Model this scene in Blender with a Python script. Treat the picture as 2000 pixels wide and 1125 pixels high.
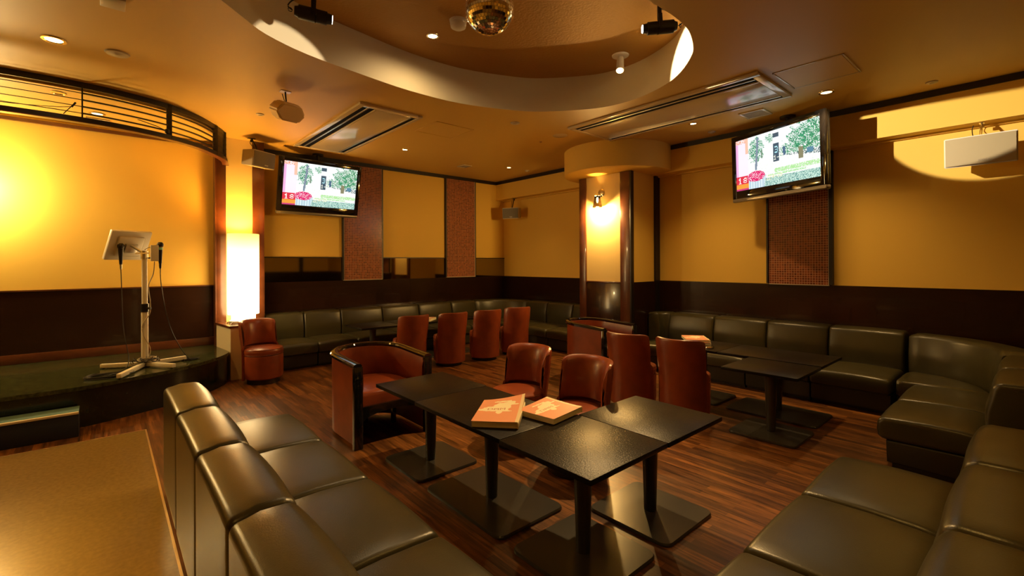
import bpy, bmesh, math, random
from mathutils import Vector, Matrix
R = math.radians
PI = math.pi
random.seed(7)
for o in list(bpy.data.objects): bpy.data.objects.remove(o)
S = bpy.context.scene
C = S.collection

# ------------------------------------------------------------------ camera, world, exposure
cam_d = bpy.data.cameras.new('camera')
cam = bpy.data.objects.new('camera', cam_d); C.objects.link(cam)
F_PX = 906.8
cam_d.sensor_width = 36.0; cam_d.lens = F_PX / 2000 * 36
cam_d.shift_y = -(562.5 - 513.5) / 2000
cam_d.clip_start = 0.05; cam_d.clip_end = 60
yaw = R(48.75); roll = R(-0.236)
Fw = Vector((math.cos(yaw), math.sin(yaw), 0)); Rt = Vector((math.sin(yaw), -math.cos(yaw), 0)); Up = Vector((0, 0, 1))
Rt2 = Rt * math.cos(roll) + Up * math.sin(roll); Up2 = Up * math.cos(roll) - Rt * math.sin(roll)
cam.matrix_world = Matrix(((Rt2.x, Up2.x, -Fw.x, 0), (Rt2.y, Up2.y, -Fw.y, 0), (Rt2.z, Up2.z, -Fw.z, 1.5), (0, 0, 0, 1)))
S.camera = cam
S.view_settings.view_transform = 'Standard'; S.view_settings.look = 'None'
S.view_settings.gamma = 1.0; S.view_settings.use_curve_mapping = False
S.view_settings.exposure = 0.05
w = bpy.data.worlds.new('world'); S.world = w; w.use_nodes = True
w.node_tree.nodes['Background'].inputs[0].default_value = (1, .6, .3, 1)
w.node_tree.nodes['Background'].inputs[1].default_value = 0.02
WARM = (1.0, 0.55, 0.12); HALO = (1.0, 0.62, 0.24)

CEIL = 3.27; RECESS = 3.66; WX = 6.69; WY = 7.9; SY = 7.63; BX = 6.466

# ------------------------------------------------------------------ materials
MATS = {}
def mat(name, col, rough=.5, metal=0.0, bump=0.0, bscale=60.0, var=0.0, vscale=4.0, coat=0.0, emit=None, estr=0.0, bdist=.002, spec=.5, det=3.0):
    m = bpy.data.materials.new(name); m.use_nodes = True
    nt = m.node_tree; b = nt.nodes['Principled BSDF']
    b.inputs['Base Color'].default_value = (*col, 1); b.inputs['Roughness'].default_value = rough
    b.inputs['Metallic'].default_value = metal; b.inputs['Coat Weight'].default_value = coat
    b.inputs['Specular IOR Level'].default_value = spec
    tc = nt.nodes.new('ShaderNodeTexCoord')
    if var > 0:
        n = nt.nodes.new('ShaderNodeTexNoise'); n.inputs['Scale'].default_value = vscale; n.inputs['Detail'].default_value = 5
        mp = nt.nodes.new('ShaderNodeMapRange'); mp.inputs['From Min'].default_value = .3; mp.inputs['From Max'].default_value = .7
        mp.inputs['To Min'].default_value = 1 - var; mp.inputs['To Max'].default_value = 1 + var
        mx = nt.nodes.new('ShaderNodeMix'); mx.data_type = 'RGBA'; mx.blend_type = 'MULTIPLY'; mx.inputs['Factor'].default_value = 1
        mx.inputs[6].default_value = (*col, 1)
        nt.links.new(tc.outputs['Object'], n.inputs['Vector']); nt.links.new(n.outputs['Fac'], mp.inputs['Value'])
        nt.links.new(mp.outputs['Result'], mx.inputs[7]); nt.links.new(mx.outputs[2], b.inputs['Base Color'])
    if bump > 0:
        n = nt.nodes.new('ShaderNodeTexNoise'); n.inputs['Scale'].default_value = bscale; n.inputs['Detail'].default_value = det
        bp = nt.nodes.new('ShaderNodeBump'); bp.inputs['Strength'].default_value = bump; bp.inputs['Distance'].default_value = bdist
        nt.links.new(tc.outputs['Object'], n.inputs['Vector']); nt.links.new(n.outputs['Fac'], bp.inputs['Height']); nt.links.new(bp.outputs['Normal'], b.inputs['Normal'])
    if emit:
        b.inputs['Emission Color'].default_value = (*emit, 1); b.inputs['Emission Strength'].default_value = estr
    MATS[name] = m; return m

mat('wall_paint', (.82, .53, .085), .7, bump=.15, bscale=300)
mat('column_paint', (.84, .64, .26), .65, bump=.1, bscale=300)
mat('ceiling_paint', (.60, .37, .075), .5, bump=.35, bscale=260, bdist=.001)
mat('recess_gold', (.46, .24, .045), .5, metal=.2, bump=.6, bscale=45, bdist=.006)
mat('recess_wall_paint', (.66, .56, .36), .6, bump=.2, bscale=250)
mat('dark_wood', (.022, .008, .0035), .2, var=.15, vscale=3, coat=.2)
mat('post_wood', (.10, .030, .010), .28, var=.3, vscale=6, coat=.3)
mat('black_trim', (.012, .008, .006), .4)
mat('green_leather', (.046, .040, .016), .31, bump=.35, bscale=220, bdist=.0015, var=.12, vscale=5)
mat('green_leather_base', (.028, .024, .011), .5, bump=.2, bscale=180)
mat('red_leather', (.235, .046, .013), .33, bump=.2, bscale=160, bdist=.0015, var=.2, vscale=6, coat=.15)
mat('black_lacquer', (.008, .007, .007), .08, coat=.6)
mat('table_black', (.009, .007, .005), .34, bump=.9, bscale=130, bdist=.0014, var=.3, vscale=30, spec=.16, det=6)
mat('iron_grey', (.038, .036, .032), .28)
mat('marble_green', (.034, .040, .016), .13, var=.6, vscale=30)
mat('marble_dark', (.010, .012, .008), .15, var=.5, vscale=30)
mat('tile_stone', (.24, .15, .04), .2, var=.12, vscale=40, bump=.03, bscale=90)
mat('brass', (.75, .55, .28), .35, metal=.9)
mat('cream_board', (.72, .62, .40), .5)
mat('plastic_white', (.78, .74, .64), .4)
mat('plastic_beige', (.50, .42, .28), .45)
mat('grille_grey', (.16, .14, .10), .6, bump=.5, bscale=500)
mat('speaker_tan', (.80, .58, .28), .45)
mat('grille_beige', (.46, .38, .22), .6, bump=.4, bscale=500)
mat('ac_panel', (.62, .50, .30), .18, coat=.3)
mat('slot_black', (.006, .005, .004), .8, spec=.05)
mat('metal_chrome', (.8, .76, .7), .15, metal=1)
mat('metal_steel', (.62, .58, .48), .3, metal=.85)
mat('stand_paint', (.74, .68, .54), .38)
mat('black_plastic', (.012, .011, .011), .35)
mat('silver_bar', (.22, .19, .15), .35, metal=.6)
mat('mirror_glass', (.34, .29, .18), .04, metal=1)
mat('teal_carpet', (.10, .20, .20), .9, bump=.6, bscale=400)
mat('navy_board', (.012, .018, .035), .6)
mat('paper_page', (.86, .78, .52), .8)
mat('cable_black', (.010, .009, .009), .5)
mat('cable_beige', (.45, .38, .26), .5)
mat('lens_glow', (1, 1, 1), .3, emit=HALO, estr=25)
mat('lens_dim', (1, .9, .7), .3, emit=HALO, estr=5)
mat('lens_white', (1, 1, 1), .3, emit=(1, .95, .85), estr=14)
mat('disco_mirror', (1.0, .95, .82), .10, metal=1)
mat('reflector', (.85, .72, .5), .2, metal=1)
mat('spot_rust', (.40, .22, .10), .5)
mat('label_teal', (.3, .75, .65), .5)

def shade_material():
    m = bpy.data.materials.new('paper_shade'); m.use_nodes = True; nt = m.node_tree; b = nt.nodes['Principled BSDF']
    b.inputs['Base Color'].default_value = (.9, .75, .45, 1); b.inputs['Roughness'].default_value = .8
    tc = nt.nodes.new('ShaderNodeTexCoord'); sp = nt.nodes.new('ShaderNodeSeparateXYZ'); nt.links.new(tc.outputs['Object'], sp.inputs[0])
    r = nt.nodes.new('ShaderNodeValToRGB'); r.color_ramp.elements[0].position = 0.0; r.color_ramp.elements[0].color = (1, .66, .26, 1)
    e = r.color_ramp.elements.new(.3); e.color = (1, .72, .34, 1)
    r.color_ramp.elements[-1].position = 1.0; r.color_ramp.elements[-1].color = (.75, .36, .07, 1)
    mp = nt.nodes.new('ShaderNodeMapRange'); mp.inputs['From Min'].default_value = 0; mp.inputs['From Max'].default_value = 1.25
    nt.links.new(sp.outputs['Z'], mp.inputs['Value']); nt.links.new(mp.outputs['Result'], r.inputs['Fac'])
    nt.links.new(r.outputs['Color'], b.inputs['Emission Color'])
    st = nt.nodes.new('ShaderNodeValToRGB'); 
    st.color_ramp.elements[0].position = 0; st.color_ramp.elements[0].color = (1, 1, 1, 1)
    e = st.color_ramp.elements.new(.6); e.color = (1, 1, 1, 1)
    st.color_ramp.elements[-1].position = 1; st.color_ramp.elements[-1].color = (.16, .16, .16, 1)
    mu = nt.nodes.new('ShaderNodeMath'); mu.operation = 'MULTIPLY'; mu.inputs[1].default_value = 11.0
    nt.links.new(mp.outputs['Result'], st.inputs['Fac']); nt.links.new(st.outputs['Color'], mu.inputs[0]); nt.links.new(mu.outputs[0], b.inputs['Emission Strength'])
    MATS['paper_shade'] = m
shade_material()

def wood_floor():
    m = bpy.data.materials.new('wood_floor'); m.use_nodes = True; nt = m.node_tree; b = nt.nodes['Principled BSDF']; L = nt.links.new
    tc = nt.nodes.new('ShaderNodeTexCoord')
    mp = nt.nodes.new('ShaderNodeMapping'); mp.inputs['Rotation'].default_value = (0, 0, R(90)); L(tc.outputs['Object'], mp.inputs['Vector'])
    br = nt.nodes.new('ShaderNodeTexBrick'); br.inputs['Scale'].default_value = 1
    br.inputs['Brick Width'].default_value = .62; br.inputs['Row Height'].default_value = .05; br.inputs['Mortar Size'].default_value = .0006; br.offset = .37
    br.inputs['Color1'].default_value = (.21, .078, .018, 1); br.inputs['Color2'].default_value = (.065, .023, .006, 1); br.inputs['Mortar'].default_value = (.02, .007, .002, 1)
    L(mp.outputs['Vector'], br.inputs['Vector'])
    m2 = nt.nodes.new('ShaderNodeMapping'); m2.inputs['Scale'].default_value = (45, 3.2, 1); L(tc.outputs['Object'], m2.inputs['Vector'])
    n = nt.nodes.new('ShaderNodeTexNoise'); n.inputs['Scale'].default_value = 1.0; n.inputs['Detail'].default_value = 8; n.inputs['Roughness'].default_value = .65; L(m2.outputs['Vector'], n.inputs['Vector'])
    r = nt.nodes.new('ShaderNodeMapRange'); r.inputs['From Min'].default_value = .3; r.inputs['From Max'].default_value = .72; r.inputs['To Min'].default_value = .15; r.inputs['To Max'].default_value = 2.0; L(n.outputs['Fac'], r.inputs['Value'])
    mx = nt.nodes.new('ShaderNodeMix'); mx.data_type = 'RGBA'; mx.blend_type = 'MULTIPLY'; mx.inputs['Factor'].default_value = 1
    L(br.outputs['Color'], mx.inputs[6]); L(r.outputs['Result'], mx.inputs[7]); L(mx.outputs[2], b.inputs['Base Color'])
    r2 = nt.nodes.new('ShaderNodeMapRange'); r2.inputs['To Min'].default_value = .24; r2.inputs['To Max'].default_value = .42; L(n.outputs['Fac'], r2.inputs['Value']); L(r2.outputs['Result'], b.inputs['Roughness'])
    bp = nt.nodes.new('ShaderNodeBump'); bp.inputs['Strength'].default_value = .25; bp.inputs['Distance'].default_value = .001; L(n.outputs['Fac'], bp.inputs['Height']); L(bp.outputs['Normal'], b.inputs['Normal'])
    MATS['wood_floor'] = m
wood_floor()

def mosaic():
    m = bpy.data.materials.new('mosaic_tile'); m.use_nodes = True; nt = m.node_tree; b = nt.nodes['Principled BSDF']; L = nt.links.new
    tc = nt.nodes.new('ShaderNodeTexCoord')
    br = nt.nodes.new('ShaderNodeTexBrick'); br.offset = 0; br.inputs['Scale'].default_value = 1
    br.inputs['Brick Width'].default_value = .0295; br.inputs['Row Height'].default_value = .0295; br.inputs['Mortar Size'].default_value = .0022; br.inputs['Bias'].default_value = 0
    br.inputs['Color1'].default_value = (.30, .070, .022, 1); br.inputs['Color2'].default_value = (.115, .022, .010, 1); br.inputs['Mortar'].default_value = (.62, .34, .20, 1)
    L(tc.outputs['UV'], br.inputs['Vector'])
    L(br.outputs['Color'], b.inputs['Base Color'])
    r2 = nt.nodes.new('ShaderNodeMapRange'); r2.inputs['To Min'].default_value = .18; r2.inputs['To Max'].default_value = .8; L(br.outputs['Fac'], r2.inputs['Value']); L(r2.outputs['Result'], b.inputs['Roughness'])
    MATS['mosaic_tile'] = m
mosaic()

def vcol_material(name, strength, rough=.5):
    m = bpy.data.materials.new(name); m.use_nodes = True; nt = m.node_tree; b = nt.nodes['Principled BSDF']
    a = nt.nodes.new('ShaderNodeVertexColor'); a.layer_name = 'Col'
    if strength:
        b.inputs['Base Color'].default_value = (.01, .01, .01, 1); nt.links.new(a.outputs['Color'], b.inputs['Emission Color']); b.inputs['Emission Strength'].default_value = strength
        b.inputs['Roughness'].default_value = .2
    else:
        nt.links.new(a.outputs['Color'], b.inputs['Base Color']); b.inputs['Roughness'].default_value = rough
    MATS[name] = m
vcol_material('tv_picture', 1.05); vcol_material('printed_cover', 0, .45)

# ------------------------------------------------------------------ mesh builder
class MB:
    def __init__(s): s.v = []; s.f = []; s.uv = None
    def add(s, vs, fs):
        k = len(s.v); s.v += [tuple(v) for v in vs]; s.f += [tuple(i + k for i in f) for f in fs]; return s
    def box(s, x0, x1, y0, y1, z0, z1, bev=0.0, seg=2, M=None):
        bm = bmesh.new(); bmesh.ops.create_cube(bm, size=1)
        for v in bm.verts: v.co = Vector(((x0 + x1) / 2 + v.co.x * (x1 - x0), (y0 + y1) / 2 + v.co.y * (y1 - y0), (z0 + z1) / 2 + v.co.z * (z1 - z0)))
        if bev > 0: bmesh.ops.bevel(bm, geom=bm.edges[:], offset=bev, segments=seg, profile=.5, affect='EDGES')
        if M: bmesh.ops.transform(bm, matrix=M, verts=bm.verts)
        bm.verts.index_update()
        s.add([v.co[:] for v in bm.verts], [[v.index for v in f.verts] for f in bm.faces]); bm.free(); return s
    def cyl(s, p0, p1, r0, r1=None, n=20, caps=True):
        r1 = r0 if r1 is None else r1; p0 = Vector(p0); p1 = Vector(p1); d = (p1 - p0).normalized()
        a = d.orthogonal().normalized(); b = d.cross(a)
        vs = []
        for p, r in ((p0, r0), (p1, r1)):
            for i in range(n):
                t = 2 * PI * i / n; vs.append(p + (a * math.cos(t) + b * math.sin(t)) * r)
        fs = [(i, (i + 1) % n, n + (i + 1) % n, n + i) for i in range(n)]
        if caps: fs += [tuple(range(n - 1, -1, -1)), tuple(range(n, 2 * n))]
        return s.add(vs, fs)
    def lathe(s, prof, n=32, c=(0, 0, 0), axis=None, a0=0, a1=2 * PI):
        full = abs(a1 - a0 - 2 * PI) < 1e-6; m = n if full else n + 1; vs = []
        M = Matrix.Identity(3)
        if axis is not None: M = Vector((0, 0, 1)).rotation_difference(Vector(axis).normalized()).to_matrix()
        for i in range(m):
            t = a0 + (a1 - a0) * i / n
            for r, z in prof: vs.append(Vector(c) + M @ Vector((r * math.cos(t), r * math.sin(t), z)))
        k = len(prof); fs = []
        for i in range(n):
            j = (i + 1) % m
            for q in range(k - 1): fs.append((i * k + q, j * k + q, j * k + q + 1, i * k + q + 1))
        return s.add(vs, fs)
    def tube(s, path, r, n=8, closed=False):
        sec = [(r * math.cos(2 * PI * i / n), r * math.sin(2 * PI * i / n)) for i in range(n)]
        return s.sweep(path, sec, closed)
    def sweep(s, path, sec, closed=False, up=(0, 0, 1), caps=True):
        P = [Vector(p) for p in path]; n = len(P); k = len(sec); vs = []; up = Vector(up); prev = None
        for i, p in enumerate(P):
            if closed: t = P[(i + 1) % n] - P[i - 1]
            else: t = P[min(i + 1, n - 1)] - P[max(i - 1, 0)]
            t.normalize()
            sd = t.cross(up)
            if sd.length < 1e-3: sd = prev if prev is not None else t.orthogonal()
            sd = sd.normalized(); prev = sd; u = sd.cross(t)
            for a, b in sec: vs.append(p + sd * a + u * b)
        fs = []
        for i in range(n if closed else n - 1):
            j = (i + 1) % n
            for q in range(k): fs.append((i * k + q, i * k + (q + 1) % k, j * k + (q + 1) % k, j * k + q))
        if not closed and caps: fs += [tuple(range(k - 1, -1, -1)), tuple(range((n - 1) * k, n * k))]
        return s.add(vs, fs)
    def prism(s, poly, z0, z1):
        n = len(poly); vs = [(x, y, z0) for x, y in poly] + [(x, y, z1) for x, y in poly]
        return s.add(vs, [(i, (i + 1) % n, n + (i + 1) % n, n + i) for i in range(n)] + [tuple(range(n - 1, -1, -1)), tuple(range(n, 2 * n))])
    def loft(s, prof, us, off, fmap):
        """closed profile [(t,z)] placed at stations us, shrunk by off(u), mapped by fmap(u,t,z)"""
        n = len(prof); nr = []
        for i in range(n):
            a = Vector(prof[i - 1]); b = Vector(prof[(i + 1) % n]); d = (b - a).normalized(); nr.append(Vector((d.y, -d.x)))
        area = sum(prof[i][0] * prof[(i + 1) % n][1] - prof[(i + 1) % n][0] * prof[i][1] for i in range(n))
        sg = 1 if area > 0 else -1; vs = []
        for u in us:
            o = off(u)
            for (t, z), m in zip(prof, nr): vs.append(fmap(u, t - sg * m.x * o, z - sg * m.y * o))
        fs = []; m = len(us)
        for i in range(m - 1):
            for q in range(n): fs.append((i * n + q, i * n + (q + 1) % n, (i + 1) * n + (q + 1) % n, (i + 1) * n + q))
        fs += [tuple(range(n - 1, -1, -1)), tuple(range((m - 1) * n, m * n))]
        return s.add(vs, fs)
    def mesh(s, name, m, angle=40):
        me = bpy.data.meshes.new(name); me.from_pydata(s.v, [], s.f)
        bm = bmesh.new(); bm.from_mesh(me); bmesh.ops.recalc_face_normals(bm, faces=bm.faces); bm.to_mesh(me); bm.free()
        if m: me.materials.append(MATS[m] if isinstance(m, str) else m)
        me.shade_smooth(); me.set_sharp_from_angle(angle=R(angle)); me.update(); return me
    def obj(s, name, m, parent=None, loc=None, rot=None, angle=40):
        o = bpy.data.objects.new(name, s.mesh(name, m, angle)); C.objects.link(o)
        if parent: o.parent = parent
        if loc: o.location = loc
        if rot: o.rotation_euler = rot
        return o
def tag(o, label, cat, group=None):
    o['label'] = label; o['category'] = cat
    if group: o['group'] = group
    return o
def thing(name, label, cat, loc=(0, 0, 0), rz=0.0, group=None, rot=None):
    o = bpy.data.objects.new(name, None); C.objects.link(o); o.empty_display_size = .1
    o.location = loc; o.rotation_euler = rot if rot else (0, 0, rz); return tag(o, label, cat, group)
def struct(o): o['kind'] = 'structure'; return o
def copy_tree(root, loc, rz, label, group=None):
    r = root.copy(); C.objects.link(r); r.location = loc; r.rotation_euler = (0, 0, rz); r['label'] = label
    if group: r['group'] = group
    for ch in list(root.children):
        c = ch.copy(); C.objects.link(c); c.parent = r
        for g in list(ch.children):
            d = g.copy(); C.objects.link(d); d.parent = c
    return r
def smooth_path(pts, n=6, closed=False):
    out = []; m = len(pts); P = [Vector(p) for p in pts]
    for i in range(m if closed else m - 1):
        if closed: a, b, c, d = P[i - 1], P[i], P[(i + 1) % m], P[(i + 2) % m]
        else: a, b, c, d = P[max(i - 1, 0)], P[i], P[i + 1], P[min(i + 2, m - 1)]
        for k in range(n):
            t = k / n
            out.append(.5 * ((2 * b) + (c - a) * t + (2 * a - 5 * b + 4 * c - d) * t * t + (3 * b - a - 3 * c + d) * t ** 3))
    if not closed: out.append(P[-1])
    return out
def light(kind, name, loc, energy, color, parent=None, aim=None, size=.05, angle=60, blend=.5, rad=.04):
    d = bpy.data.lights.new(name, kind); d.energy = energy; d.color = color
    if kind == 'SPOT': d.spot_size = R(angle); d.spot_blend = blend; d.shadow_soft_size = rad
    elif kind == 'POINT': d.shadow_soft_size = rad
    else: d.shape = 'DISK'; d.size = size
    o = bpy.data.objects.new(name, d); C.objects.link(o); o.location = loc
    if aim is not None: o.rotation_euler = (Vector(aim) - Vector(loc)).to_track_quat('-Z', 'Y').to_euler()
    return o

FONT = {'D': '11110 10001 10001 10001 10001 10001 11110', 'A': '01110 10001 10001 11111 10001 10001 10001', 'M': '10001 11011 10101 10101 10001 10001 10001',
        'B': '11110 10001 10001 11110 10001 10001 11110', 'O': '01110 10001 10001 10001 10001 10001 01110', 'S': '01111 10000 10000 01110 00001 00001 11110',
        'E': '11111 10000 10000 11110 10000 10000 11111', '1': '00100 01100 00100 00100 00100 00100 01110', '8': '01110 10001 10001 01110 10001 10001 01110',
        '3': '11110 00001 00001 01110 00001 00001 11110', '-': '00000 00000 00000 11111 00000 00000 00000', '7': '11111 00001 00010 00100 01000 01000 01000',
        '2': '01110 10001 00001 00110 01000 10000 11111', '0': '01110 10001 10011 10101 11001 10001 01110', ' ': '00000 00000 00000 00000 00000 00000 00000'}
def glyph_hit(text, x, y):
    """x,y in 0..1 over the text box"""
    k = x * len(text) * 6; i = int(k // 6)
    if x < 0 or y < 0 or y >= 1 or i >= len(text): return False
    cx = int(k - i * 6)
    if cx > 4: return False
    return FONT[text[i]].split()[min(6, int(y * 7))][cx] == '1'
def logo(text, wdt, hgt, m, parent, M):
    b = MB(); n = len(text) * 6; cw = wdt / n; ch = hgt / 7
    for i in range(n):
        for j in range(7):
            if glyph_hit(text, (i + .5) / n, (j + .5) / 7):
                b.box(-wdt / 2 + i * cw, -wdt / 2 + (i + 1) * cw, -.001, .001, hgt / 2 - (j + 1) * ch, hgt / 2 - j * ch, M=M)
    return b.obj('logo', m, parent)
def painted_grid(nx, ny, wdt, hgt, fn, zf=None, name='picture'):
    """grid in local XZ (x right, z up), fn(u,v)->rgb with v down"""
    vs = []; fs = []; cols = []
    for j in range(ny + 1):
        for i in range(nx + 1):
            u = i / nx; v = j / ny
            vs.append(((u - .5) * wdt, zf(u, v) if zf else 0, (.5 - v) * hgt))
    for j in range(ny):
        for i in range(nx):
            a = j * (nx + 1) + i; fs.append((a, a + nx + 1, a + nx + 2, a + 1)); c = fn((i + .5) / nx, (j + .5) / ny)
            cols += [c[0], c[1], c[2], 1.0] * 4
    me = bpy.data.meshes.new(name); me.from_pydata(vs, [], fs)
    at = me.color_attributes.new('Col', 'FLOAT_COLOR', 'CORNER'); at.data.foreach_set('color', cols); me.update(); return me

# ------------------------------------------------------------------ floor
fl = struct(MB().box(-3.4, WX + .1, -3.0, WY + .1, -.12, 0).obj('floor', 'wood_floor'))
MB().box(-3.38, .268, -2.9, 5.352, -.01, .002).obj('stone_panel', 'tile_stone', fl)
t = struct(MB().box(.268, .280, -2.9, 5.364, -.01, .004).obj('trim_1', 'brass'))
t = struct(MB().box(-3.38, .268, 5.352, 5.364, -.01, .004).obj('trim_2', 'brass'))

# ------------------------------------------------------------------ ceiling with free-form recess
rim = [(0.592, 3.62), (0.732, 3.753), (0.941, 3.935), (1.291, 4.086), (1.778, 4.183), (2.354, 4.265), (2.972, 4.238), (3.551, 4.038), (3.86, 3.845), (4.2, 3.435), (4.31, 3.159),
       (4.319, 2.833), (4.203, 2.462), (4.029, 2.203), (3.796, 1.981), (3.629, 1.876), (3.362, 1.774), (3.116, 1.741), (2.91, 1.741), (2.7, 1.735), (2.3, 1.62), (1.7, 1.33), (1.0, 1.15), (.45, 1.35),
       (.1, 1.8), (.02, 2.4), (.12, 3.0), (.35, 3.4)]
rim = [p.to_2d() for p in smooth_path([(x, y, 0) for x, y in rim], 4, True)]
bm = bmesh.new()
outer = [(-3.4, -3.0), (WX + .1, -3.0), (WX + .1, WY + .1), (-3.4, WY + .1)]
es = []
for loop in (outer, rim):
    vv = [bm.verts.new((p[0], p[1], CEIL)) for p in loop]
    es += [bm.edges.new((vv[i], vv[(i + 1) % len(vv)])) for i in range(len(vv))]
bmesh.ops.triangle_fill(bm, use_beauty=True, use_dissolve=False, edges=es)
me = bpy.data.meshes.new('ceiling'); bm.to_mesh(me); bm.free(); me.materials.append(MATS['ceiling_paint'])
ceil = struct(bpy.data.objects.new('ceiling', me)); C.objects.link(ceil)
b = MB(); n = len(rim); b.add([(p[0], p[1], CEIL) for p in rim] + [(p[0], p[1], RECESS) for p in rim], [(i, (i + 1) % n, n + (i + 1) % n, n + i) for i in range(n)])
b.obj('recess_wall', 'recess_wall_paint', ceil)
MB().box(-.3, 4.7, .8, 4.6, RECESS, RECESS + .05).obj('recess_top', 'recess_gold', ceil)
MB().box(-3.4, WX + .1, -3, WY + .1, RECESS + .06, RECESS + .12).obj('roof_slab', 'black_trim', ceil)
# lower stage ceiling inside the ring
ring = [(-2.6, 6.45), (-1.6, 6.22), (-.7, 6.14), (-.16, 6.14), (.2, 6.21), (.54, 6.36), (.83, 6.60), (1.06, 6.93), (1.2, 7.2), (1.27, 7.5)]
ringp = smooth_path([(x, y, 0) for x, y in ring], 6)
inner = [(p.x - .0, p.y + .06) for p in ringp if p.y < 7.35]
MB().prism([(-3.38, 6.6)] + [(min(x, 1.14), y) for x, y in inner] + [(1.14, SY), (-3.38, SY)], 3.2, CEIL).obj('stage_soffit', 'ceiling_paint', ceil)

# ------------------------------------------------------------------ walls
ZW = 1.21
wb = struct(MB().box(1.1, WX + .1, WY, WY + .1, 0, CEIL).obj('wall_back', 'wall_paint'))
MB().box(1.74, WX, WY - .02, WY, .0, ZW).obj('wainscot', 'dark_wood', wb)
MB().box(1.74, WX, WY - .012, WY, ZW, 1.595).obj('mirror_strip', 'mirror_glass', wb)
MB().box(1.74, WX, WY - .02, WY, 1.595, 1.612).obj('mirror_trim', 'black_trim', wb)
for x in (2.86, 4.02, 4.34): pass
struct(MB().box(1.74, WX, WY - .03, WY, 3.205, CEIL).obj('trim_3', 'black_trim'))
wr = struct(MB().box(WX, WX + .1, -3, WY + .1, 0, CEIL).obj('wall_right', 'wall_paint'))
MB().box(WX - .02, WX, -3, 4.06, 0, ZW).box(WX - .02, WX, 5.03, WY, 0, ZW).obj('wainscot', 'dark_wood', wr)
MB().box(BX, WX, -3, WY, 2.87, CEIL).obj('beam', 'wall_paint', wr)
MB().box(WX - .05, WX, -3, WY, 2.85, 2.87).obj('beam_ledge', 'wall_paint', wr)
struct(MB().box(BX - .02, BX, -3, WY - .03, 3.205, CEIL).obj('trim_4', 'black_trim'))
ws = struct(MB().box(-3.4, 1.16, SY, SY + .1, 0, CEIL).obj('wall_stage', 'wall_paint'))
MB().box(-3.4, 1.16, SY - .015, SY, .49, 1.20).obj('wainscot', 'dark_wood', ws)
MB().box(-3.4, 1.16, SY - .03, SY, 1.195, 1.212).obj('wainscot_cap', 'post_wood', ws)
MB().box(-3.4, 1.16, SY - .03, SY, .38, .488, .004).obj('skirting', 'post_wood', ws)
struct(MB().box(-3.4, 1.16, SY - .03, SY, 3.125, 3.165).obj('trim_5', 'post_wood'))
wl = struct(MB().box(-3.5, -3.4, -3, WY, 0, CEIL).obj('wall_left', 'wall_paint'))
MB().box(-3.4, -3.38, -3, SY, 0, ZW).obj('wainscot', 'dark_wood', wl)
wf = struct(MB().box(-3.5, WX + .1, -3.1, -3, 0, CEIL).obj('wall_front', 'wall_paint'))
MB().box(-3.4, WX, -3, -2.98, 0, ZW).obj('wainscot', 'dark_wood', wf)
b = MB()
for x in (-2.2, -.6, 1.0, 2.6, 4.2, 5.6): b.box(x, x + .14, -3, -2.97, ZW, CEIL)
b.obj('wall_battens', 'black_trim', wf)

# column at the end of the stage wall
wc = struct(MB().box(1.16, 1.74, 7.5, WY, 0, CEIL).obj('wall_column', 'column_paint'))
MB().box(1.155, 1.27, 7.475, 7.5, 0, CEIL, .002).box(1.14, 1.16, 7.475, SY, 0, CEIL).obj('post', 'post_wood', wc)
MB().box(1.60, 1.745, 7.475, 7.5, 0, CEIL, .002).box(1.74, 1.75, 7.475, WY, 0, CEIL).obj('post', 'post_wood', wc)
# pillar against the right wall with the round drum
PX, PY0, PY1 = 5.93, 4.06, 5.03
wp = struct(MB().box(PX, WX, PY0, PY1, 0, 2.88).obj('wall_pillar', 'wall_paint'))
MB().lathe([(0, 2.88), (.80, 2.88), (.835, 2.89), (.84, 2.91), (.84, CEIL)], 72, (6.2, 4.5, 0)).obj('drum', 'wall_paint', wp)
MB().box(PX - .03, PX, PY0 - .005, PY0 + .17, 0, 2.875, .003).obj('frame_post', 'post_wood', wp)
MB().box(PX - .03, PX, PY1 - .13, PY1 + .005, 0, 2.875, .003).obj('frame_post', 'post_wood', wp)
MB().box(PX - .03, PX + .04, PY0 - .03, PY0, 0, 2.875, .003).obj('corner_post', 'black_trim', wp)  # both corner posts coloured black for the frame's unlit side
MB().box(WX - .13, WX, PY0 - .03, PY0, 0, 2.87).obj('corner_post', 'black_trim', wp)
MB().box(PX - .018, PX, PY0 + .17, PY1 - .13, 0.0, 1.18, .002).obj('lower_panel', 'dark_wood', wp)
MB().box(PX - .024, PX, PY0 + .17, PY1 - .13, 1.18, 1.205, .002).obj('panel_ledge', 'post_wood', wp)
MB().box(PX + .04, WX, PY0 - .02, PY0, 0, 1.2).obj('side_panel', 'dark_wood', wp)
MB().box(PX - .008, PX, PY0 + .17, PY1 - .13, 1.205, 2.875).obj('upper_panel', 'column_paint', wp)

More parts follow.
